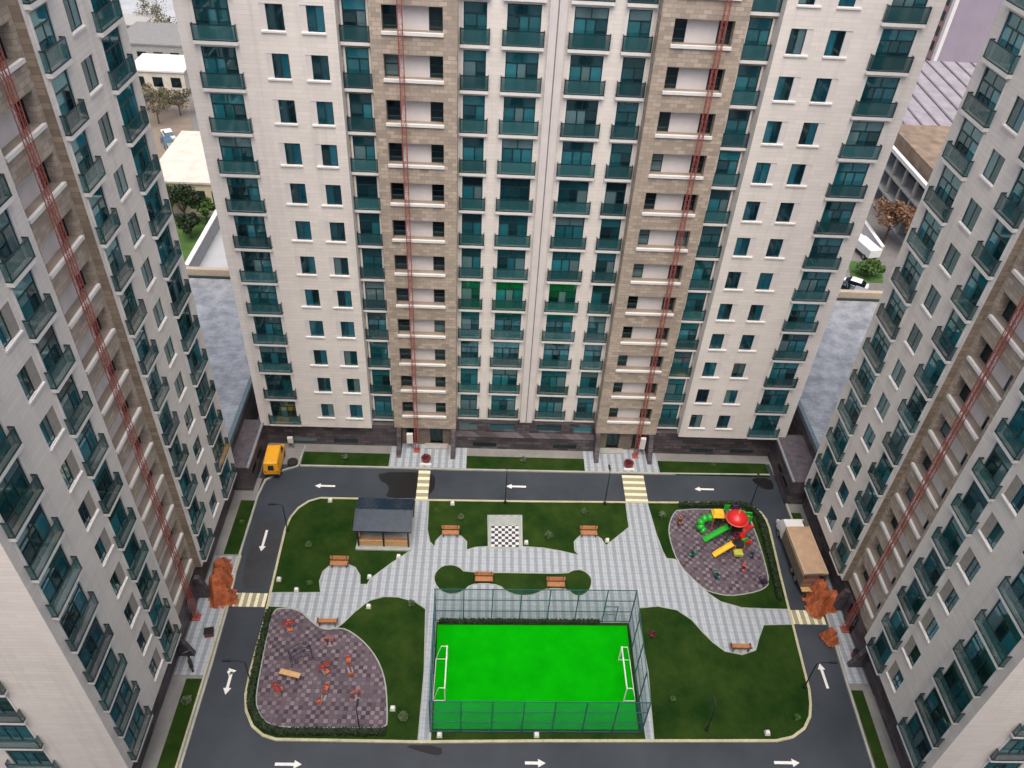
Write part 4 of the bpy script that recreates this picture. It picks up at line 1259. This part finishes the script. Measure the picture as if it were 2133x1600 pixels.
part('rear_window', MB().hexa([(-.28,-1.835,1.05),(.28,-1.835,1.05),(.28,-1.79,1.05),(-.28,-1.79,1.05)], [(-.26,-1.765,1.62),(.26,-1.765,1.62),(.26,-1.72,1.62),(-.26,-1.72,1.62)]), M['dark_glass'], van)
part('windscreen', MB().hexa([(-.58,1.40,1.08),(.58,1.40,1.08),(.58,1.425,1.08),(-.58,1.425,1.08)], [(-.54,.90,1.80),(.54,.90,1.80),(.54,.955,1.80),(-.54,.955,1.80)]), M['dark_glass'], van)
for s in (-1, 1):
    part('side_window', MB().hexa([(s*.735-.01,.35,1.1),(s*.735+.01,.35,1.1),(s*.735+.01,1.15,1.1),(s*.735-.01,1.15,1.1)], [(s*.672-.01,.4,1.66),(s*.672+.01,.4,1.66),(s*.672+.01,.85,1.66),(s*.672-.01,.85,1.66)]), M['dark_glass'], van)
    part('tail_light', MB().box(s*.58-.07, -1.84, .75, s*.58+.07, -1.80, .97), M['red_plastic'], van)
    for y in (-1.2, 1.2):
        wheel(van, s * .70, y, .28)
part('bumper', MB().box(-.7, -1.92, .34, .7, -1.82, .52), M['black_steel'], van)

tk = tag(link('cargo_truck', None, None, (25.05, -13.5, 0), .03), 'truck with white cab and tan tarpaulin box parked along the tower', 'truck')
part('chassis', MB().box(-.45, -2.6, .5, .45, 4.2, .72), M['black_steel'], tk)
part('cargo_bed', MB().box(-1.02, -2.75, .75, 1.02, 2.55, .92), M['truck_side'], tk)
for s in (-1, 1):
    part('side_board', MB().box(s*1.02 - .04, -2.7, .93, s*1.02 + .04, 2.5, 2.25), M['truck_side'], tk)
tp = MB()
n = 9
for i in range(n):
    y0, y1 = -2.7 + i * 5.25 / n, -2.7 + (i + 1) * 5.25 / n
    s0, s1 = .03 * math.sin(i * 1.9), .03 * math.sin((i + 1) * 1.9)
    for (xa, za), (xb, zb) in zip([(-1.08, 2.2), (-1.02, 2.52), (-.5, 2.58), (.5, 2.58), (1.02, 2.52)], [(-1.02, 2.52), (-.5, 2.58), (.5, 2.58), (1.02, 2.52), (1.08, 2.2)]):
        tp.face([(xa, y0, za + s0), (xb, y0, zb + s0), (xb, y1, zb + s1), (xa, y1, za + s1)])
part('tarpaulin', tp, M['tan_tarp'], tk)
for s in (-1, 1):
    part('roof_edge', MB().bar((s*1.03, -2.72, 2.55), (s*1.03, 2.56, 2.55), .10, .07), M['tan_edge'], tk)
part('front_bulkhead', MB().box(-1.02, 2.5, .93, 1.02, 2.56, 2.5), M['truck_side'], tk)
part('tail_frame', MB().box(-1.05, -2.78, .93, -.95, -2.72, 2.5).box(.95, -2.78, .93, 1.05, -2.72, 2.5).box(-.95, -2.78, 2.4, .95, -2.72, 2.5), M['truck_side'], tk)
part('load', MB().box(-.8, -2.6, .93, .8, -1.2, 1.45).box(-.6, -2.5, 1.452, .5, -1.5, 1.75), M['red_brick'], tk)
part('tail_board', MB().box(-.95, -3.25, .72, .95, -2.77, .79), M['pale_wood'], tk)
cabm = MB()
cabm.hexa([(-.95,2.75,.55),(.95,2.75,.55),(.95,4.35,.55),(-.95,4.35,.55)], [(-.95,2.75,1.35),(.95,2.75,1.35),(.95,4.38,1.30),(-.95,4.38,1.30)])
cabm.hexa([(-.94,2.76,1.35),(.94,2.76,1.35),(.94,4.25,1.32),(-.94,4.25,1.32)], [(-.85,2.8,2.15),(.85,2.8,2.15),(.85,3.75,2.15),(-.85,3.75,2.15)])
part('cab', cabm, M['car_white'], tk)
part('windscreen', MB().hexa([(-.8,4.23,1.4),(.8,4.23,1.4),(.8,4.27,1.4),(-.8,4.27,1.4)], [(-.74,3.80,2.08),(.74,3.80,2.08),(.74,3.84,2.08),(-.74,3.84,2.08)]), M['dark_glass'], tk)
for s in (-1, 1):
    m = part('wing_mirror', MB().box(s*1.18 - .1, 4.0, 1.4, s*1.18 + .1, 4.08, 1.75), M['car_white'], tk)
    part('mirror_arm', MB().bar((s*.95, 4.05, 1.55), (s*1.08, 4.05, 1.55), .04), M['black_steel'], m)
    for y in (-1.6, -.7, 3.5):
        wheel(tk, s * .85, y, .40, .26)

def draped(name, pts, label, seed, mat='orange_tarp'):
    """a sheet hanging over uneven stuff: top outline heights falling to the ground all round"""
    rnd = random.Random(seed)
    (x0, y0, x1, y1), peaks = pts
    r = tag(link(name, None, None, (0, 0, .13)), label, 'tarpaulin')
    mb = MB()
    nx, ny = 16, 22
    def h(u, v):
        x = x0 + (x1 - x0) * u; y = y0 + (y1 - y0) * v
        z = 0
        for px, py, pz, rr in peaks:
            d = math.hypot((x - px) / rr, (y - py) / rr)
            z = max(z, pz * min(1, max(0, 1.9 - 1.9 * max(abs((x - px) * .9 + (y - py) * .44), abs((y - py) * .9 - (x - px) * .44)) / rr)))
        return z
    V = []
    for j in range(ny + 1):
        for i in range(nx + 1):
            u, v = i / nx, j / ny
            z = h(u, v)
            z += (.05 * math.sin(u * 17 + v * 9) + .05 * math.sin(v * 23 - u * 5) + rnd.uniform(-.03, .03)) * min(1, z * 2)
            V.append((x0 + (x1 - x0) * u + rnd.uniform(-.04, .04), y0 + (y1 - y0) * v + rnd.uniform(-.04, .04), max(.012, z)))
    F = []
    for j in range(ny):
        for i in range(nx):
            a = j * (nx + 1) + i
            q = (a, a + 1, a + nx + 2, a + nx + 1)
            if max(V[k][2] for k in q) > .05:
                F.append(q)
    mb.idx(V, F)
    part('sheet', mb, M[mat], r)
    for k, (px, py, pz, rr) in enumerate(peaks):
        part('load', MB().box(px - rr * .25, py - rr * .25, 0, px + rr * .25, py + rr * .25, pz * .7), M['pale_wood'], r)
    return r
draped('tarpaulin_heap', ((-27.0, -19.2, -24.1, -13.9), [(-26.3, -15.2, 1.2, .75), (-26.0, -16.4, 1.5, .8), (-25.9, -17.4, 1.8, .85), (-25.0, -18.2, 1.0, .65), (-25.7, -18.2, 1.3, .75)]), 'long orange tarpaulin heap by the gym crossing', 11)
draped('tarpaulin_heap', ((24.3, -19.2, 28.0, -15.4), [(25.75, -16.6, 1.7, .8), (25.6, -17.5, 1.7, .85), (26.6, -17.5, 1.5, .8), (25.2, -18.2, 1.0, .65)]), 'folded orange tarpaulin heap at the end of the truck crossing', 12)
draped('tarpaulin_heap', ((24.7, -21.8, 26.3, -20.1), [(25.45, -20.9, 1.1, .55), (25.5, -21.2, .8, .5)]), 'small orange covered barrel beside the truck crossing', 13)
def round_planter(loc, label):
    r = tag(link('planter', None, None, loc), label, 'planter', 'round planters before the entrances')
    part('tub', MB().lathe([(.36, 0), (.46, .42), (.50, .44), (.50, .5), (.40, .5)], 14), M['dark_red'], r)
    part('soil', MB().lathe([(.40, .44), (.40, .47)], 12), M['bark'], r)
    p = MB(); leaves(p, (0, 0, .62), (.36, .36, .22), 120, .10, random.Random(5), .2)
    part('plants', p, M['leaf_red'], r)
    part('plinth', MB().box(-.55, -.62, -.02, .55, -.40, .10), M['white_trim'], r)
round_planter((-9.6, -1.5, .135), 'round dark red planter before the entrance at the slim crossing')
round_planter((10.9, -1.45, .135), 'round dark red planter before the entrance at the wide crossing')
def cabinet(loc, w, h, label):
    r = tag(link('wall_cabinet', None, None, loc), label, 'cabinet', 'white cabinets by the entrances')
    part('case', MB().box(-w/2, -.14, 0, w/2, .14, h), M['white_trim'], r)
    part('door', MB().box(-w/2 + .05, -.16, .05, w/2 - .05, -.141, h - .05), M['white_panel'], r)
    part('leg', MB().box(-w/2 + .03, -.1, -.75, -w/2 + .09, .1, 0).box(w/2 - .09, -.1, -.75, w/2 - .03, .1, 0), M['galvanised'], r)
cabinet((-11.35, .3, .88), .62, 1.25, 'white metal cabinet at the entrance beside the slim crossing mast')
cabinet((12.35, .3, .95), .55, 1.45, 'tall white metal cabinet at the entrance beside the wide crossing mast')
cabinet((-23.3, -.1, .87), .5, .7, 'small pale metal cabinet beside the yellow van')
ty = tag(link('tyre', None, None, (-22.75, -2.3, .16)), 'large black tyre with grey hub lying beside the yellow van', 'tyre')
part('tread', MB().lathe([(.30, 0), (.50, .02), (.52, .14), (.50, .26), (.30, .28)], 18), M['rubber'], ty)
part('hub', MB().lathe([(.29, .02), (.29, .2), (.12, .24)], 14), M['galvanised'], ty)
mb_ = tag(link('motor_scooter', None, None, (-26.3, -24.3, .13), .5), 'dark scooter parked at the tower entrance on the gym side', 'scooter')
for y in (-.6, .6):
    part('wheel', MB().cyl((-.06, y, .26), (.06, y, .26), .26, .26, 14), M['rubber'], mb_)
part('frame', MB().hexa([(-.12,-.55,.25),(.12,-.55,.25),(.12,.35,.25),(-.12,.35,.25)], [(-.16,-.6,.62),(.16,-.6,.62),(.14,.1,.45),(-.14,.1,.45)]).bar((0,.35,.3),(0,.55,1.0),.16,.10), M['car_dark'], mb_)
part('seat', MB().box(-.15, -.62, .63, .15, .02, .74), M['rubber'], mb_)
part('handlebar', MB().cyl((-.32, .55, 1.0), (.32, .55, 1.0), .025, .025, 6), M['galvanised'], mb_)
bx = tag(link('crate', None, None, (-25.6, -21.6, .13), .2), 'small dark red crate on the paving below the gym side tower', 'crate')
part('box', MB().box(-.35, -.3, 0, .35, .3, .45), M['dark_red'], bx)
part('lid', MB().box(-.37, -.32, .452, .37, .32, .5), M['black_steel'], bx)
gb = tag(link('litter_bin', None, None, (27.0, -22.6, .13)), 'dark brown litter bin beside the truck side tower entrance', 'bin')
part('drum', MB().lathe([(.24, 0), (.27, .7), (.25, .72)], 12), M['dark_red'], gb)
part('rim', MB().lathe([(.28, .70), (.29, .75), (.22, .76)], 12), M['black_steel'], gb)

# ================================================================== beyond the court
def make_car(col):
    r = link('parked_car', None, None)
    b = MB()
    b.hexa([(-.82,-2.1,.28),(.82,-2.1,.28),(.82,2.1,.28),(-.82,2.1,.28)], [(-.86,-2.15,.62),(.86,-2.15,.62),(.86,2.15,.60),(-.86,2.15,.60)])
    b.hexa([(-.86,-2.14,.62),(.86,-2.14,.62),(.86,2.14,.60),(-.86,2.14,.60)], [(-.78,-2.02,.92),(.78,-2.02,.92),(.78,1.95,.80),(-.78,1.95,.80)])
    part('body', b, M[col], r)
    g = MB().hexa([(-.76,-1.75,.92),(.76,-1.75,.92),(.76,.95,.86),(-.76,.95,.86)], [(-.60,-1.15,1.38),(.60,-1.15,1.38),(.60,.25,1.38),(-.60,.25,1.38)])
    c = part('cabin', g, M['dark_glass'], r)
    part('car_roof', MB().hexa([(-.61,-1.17,1.381),(.61,-1.17,1.381),(.61,.27,1.381),(-.61,.27,1.381)], [(-.54,-1.05,1.45),(.54,-1.05,1.45),(.54,.18,1.45),(-.54,.18,1.45)]), M[col], c)
    for s in (-1, 1):
        for y in (-1.3, 1.3):
            wheel(r, s * .78, y, .31)
        part('headlight', MB().box(s*.6 - .16, 2.05, .55, s*.6 + .16, 2.13, .70), M['white_trim'], r)
    return r
protos = {}
def car(col, x, y, rz, label):
    if col not in protos:
        o = make_car(col); protos[col] = o
    else:
        o = copy_tree(protos[col])
    o.location = (x, y, -.02); o.rotation_euler = (0, 0, rz)
    tag(o, label, 'car', 'cars parked beyond the annexes')
car('car_white', 45.9, 33.9, 1.0, 'white parked car beyond the annex, outer of the pair by the grass patch')
car('car_silver', 45.6, 31.6, 1.0, 'silver parked car beyond the annex beside the beige parapet')
car('car_dark', 43.5, 33.2, 1.1, 'dark parked car beyond the annex tucked behind the silver one')
car('car_white', -58.6, 73.5, .5, 'white car on the earth road near the cream building')
car('car_silver', -56.3, 68.0, .5, 'silver car on the earth road near the cream building')
car('car_blue', -57.8, 70.6, .5, 'blue car between two others near the cream building')
car('car_dark', -54.2, 62.5, .6, 'dark car close to the cream building wall')
car('car_white', -53.2, 59.5, .6, 'white car at the hedge end of the cream building')
car('car_blue', -66.3, 89.5, 1.5, 'blue car before the white workshop')
car('car_silver', -62.8, 88.6, 1.5, 'silver car at the side of the white workshop')

def simple_house(name, x0, y0, x1, y1, h, wall, roof, label, cols, rows, face):
    r = tag(link(name, None, None, ((x0+x1)/2, (y0+y1)/2, 0)), label, 'building')
    w, d = (x1-x0)/2, (y1-y0)/2
    part('walls', MB().box(-w, -d, -.1, w, d, h), M[wall], r)
    part('roof', MB().box(-w - .25, -d - .25, h + .002, w + .25, d + .25, h + .3), M[roof], r)
    for j in range(rows):
        z = h * (j + .35) / rows
        hh = h / rows * .42
        for i in range(cols):
            if face in ('S', 'SW'):
                x = -w + 2 * w * (i + .5) / cols
                ww = 2 * w / cols * .27
                a = part('window', MB().box(x - ww, -d - .06, z, x + ww, -d - .005, z + hh), M['dark_frame'], r)
                part('pane', MB().box(x - ww + .08, -d - .08, z + .08, x + ww - .08, -d - .061, z + hh - .08), M['dark_glass'], a)
            if face in ('E', 'W'):
                y = -d + 2 * d * (i + .5) / cols
                ww = 2 * d / cols * .27
                sx = w if face == 'E' else -w
                s = 1 if face == 'E' else -1
                a = part('window', MB().box(sx + s*.005, y - ww, z, sx + s*.06, y + ww, z + hh), M['dark_frame'], r)
                part('pane', MB().box(sx + s*.061, y - ww + .08, z + .08, sx + s*.08, y + ww - .08, z + hh - .08), M['dark_glass'], a)
    return r
cbld = simple_house('cream_building', -52.5, 47.5, -40, 64.5, 4.8, 'beige_light', 'cream_render', 'low building with broad cream roof beyond the small garden', 6, 1, 'S')
simple_house('workshop', -71, 92.5, -61, 101, 4.2, 'cream_render', 'white_panel', 'small white workshop with parked cars before it', 3, 1, 'S')
simple_house('shed', -77, 103, -61, 116, 5.5, 'grey_concrete', 'roof_felt', 'long shed with grey flat roof behind the white workshop', 5, 1, 'S')
simple_house('shed', -86, 119, -74, 126, 4.0, 'grey_concrete', 'grey_concrete', 'pale grey shed at the edge of the bright yard', 3, 1, 'S')
struct('yard', MB().prism([(-110,126),(-55,126),(-55,175),(-110,175)], -.02, .02), M['pale_yard'])
struct('earth_road', MB().prism([(-70,66),(-52,55),(-50,58),(-56,78),(-60,90),(-74,92)], -.02, .015), M['bare_earth'])
# garden behind the annex
struct('garden_lawn', MB().prism([(-56,30),(-42.6,30),(-42.6,46.5),(-56,46.5)], -.02, .12), M['garden_grass'])
gw = tag(link('garden_wall', None, None, (-42.3, 37.5, 0)), 'grey garden wall with white coping beside the small garden', 'wall')
part('wall_face', MB().box(-.18, -7.5, 0, .18, 7.5, 2.2), M['grey_concrete'], gw)
part('coping', MB().box(-.3, -7.55, 2.202, .3, 7.55, 2.36), M['white_trim'], gw)
struct('yard', MB().box(-42.1, 26, -.02, -30, 46, .03), M['pale_yard'])
for i, (x, y, h, rad, leaf, w) in enumerate([(-46.8,44.0,6.0,2.2,'leaf_dark','dark green garden tree beside the cream building'),(-49.3,46.0,5.0,1.9,'leaf_green','fresh green garden tree at the cream building corner'),(-45.2,40.4,3.6,1.5,'leaf_dark','short dark garden tree at the middle of the wall'),(-44.1,44.5,3.6,1.4,'leaf_green','short fresh green garden tree at the end of the wall'),
                                            (-62.0,79.0,5.5,3.0,'leaf_olive','sparse olive-brown tree by the earth road'),(-64.5,84.0,5.0,2.8,'leaf_olive','sparse olive-brown tree close to the white workshop'),(-59.5,83.0,4.5,2.4,'leaf_olive','thin olive-brown tree behind the parked cars'),
                                            (-72,117.5,6.5,3.2,'leaf_olive','bare grey-brown tree at the bright yard edge'),(-79,127.5,7,3.6,'leaf_olive','wide bare tree standing in the bright yard'),
                                            (55.3,46.8,6.5,2.9,'leaf_brown','rust brown tree before the unfinished concrete frame'),(58.2,43.6,5.2,2.3,'leaf_brown','smaller rust brown tree beside the concrete frame'),(49.4,36.9,2.2,1.6,'leaf_green','low green bush by the parked cars')]):
    make_tree('tree', (x, y, 0), h, rad, leaf, w, 'trees beyond the annexes', n=1800 if leaf != 'leaf_olive' else 900, size=.24 if leaf != 'leaf_olive' else .2, seed=60 + i)
# right hand background
struct('grass_patch', MB().prism([(46.5,35.3),(51,35.3),(52.5,40),(48,41)], -.02, .05), M['garden_grass'])
bt = tag(link('white_lorry', None, None, (50.9, 43.0, -.02), .25), 'white lorry parked beyond the annex near the low white wall', 'lorry')
part('cargo_box', MB().box(-.95, -2.2, .7, .95, 2.0, 1.9), M['car_white'], bt)
part('cab', MB().hexa([(-1.0,2.1,.5),(1.0,2.1,.5),(1.0,3.6,.5),(-1.0,3.6,.5)], [(-.9,2.1,1.75),(.9,2.1,1.75),(.9,3.0,1.75),(-.9,3.0,1.75)]), M['car_white'], bt)
for s in (-1, 1):
    for y in (-1.3, 2.8):
        wheel(bt, s * .95, y, .42, .25)
lw = tag(link('low_wall', None, None, (53.0, 46.5, 0)), 'low white rendered wall beyond the annex near the rust brown trees', 'wall')
part('wall_face', MB().box(-.2, -4, 0, .2, 4, 1.6), M['white_panel'], lw)
part('coping', MB().box(-.28, -4.05, 1.602, .28, 4.05, 1.72), M['white_trim'], lw)
cfr = tag(link('concrete_frame_building', None, None, (66, 55, 0)), 'unfinished grey concrete frame building with white roof edge beyond the annex', 'building')
for k in range(4):
    part('floor_slab', MB().box(-8, -10, k * 3.0 - .15, 8, 10, k * 3.0 + .15), M['grey_concrete'], cfr)
for i in range(6):
    y = -9.6 + i * 3.84
    for k in range(3):
        part('column', MB().box(-7.9, y - .22, k * 3 + .15, -7.5, y + .22, k * 3 + 2.85), M['grey_concrete'], cfr)
for k in range(3):
    part('back_wall', MB().box(-5.0, -9.9, k * 3 + .15, -4.8, 9.9, k * 3 + 2.85), M['dark_infill'], cfr)
part('roof_edge', MB().box(-8.3, -10.2, 9.152, -7.7, 10.2, 9.7), M['white_trim'], cfr)
part('roof_room', MB().box(-7.0, -9.5, 9.152, 7, 9.5, 11.2), M['brown_infill'], cfr)
rr = tag(link('warehouse', None, None, (82, 84, 0)), 'large warehouse with lavender grey seamed roof behind the concrete frame', 'building')
part('walls', MB().box(-20, -17, 0, 20, 17, 7.5), M['grey_concrete'], rr)
rof = part('roof', MB().hexa([(-20.4,-17.4,7.5),(20.4,-17.4,7.5),(20.4,17.4,7.5),(-20.4,17.4,7.5)], [(-20.4,-17.4,7.8),(20.4,-17.4,7.8),(20.4,17.4,9.8),(-20.4,17.4,9.8)]), M['lavender_roof'], rr)
for i in range(14):
    x = -19.5 + i * 3
    part('roof_seam', MB().bar((x, -17.3, 7.86), (x, 17.3, 9.86), .35, .25), M['lavender_seam'], rof)
tw = tag(link('pink_tower', None, None, (108, 137, 0)), 'distant lavender pink apartment tower with white corner strip', 'building')
part('walls', MB().box(-14.5, -15, 3, 14.5, 15, 75), M['pink_render'], tw)
part('base', MB().box(-14.7, -15.2, 0, 14.7, 15.2, 3.0), M['red_brick'], tw)
part('corner_strip', MB().box(-15.2, -15.6, 3, -14.4, -14.4, 75), M['white_trim'], tw)
part('brick_face', MB().box(-14.75, -14.38, 3.2, -14.52, 15, 75), M['pink_brick'], tw)
for j in range(20):
    for i in range(4):
        a = part('window', MB().box(-14.9, -12.6 + i * 4.2, 5 + j * 3.1, -14.76, -11.0 + i * 4.2, 6.9 + j * 3.1), M['dark_frame'], tw)
struct('pale_road', MB().prism([(60,68),(62,66),(62,112),(100,119),(100,122),(60,118)], -.02, .02), M['pale_yard'])
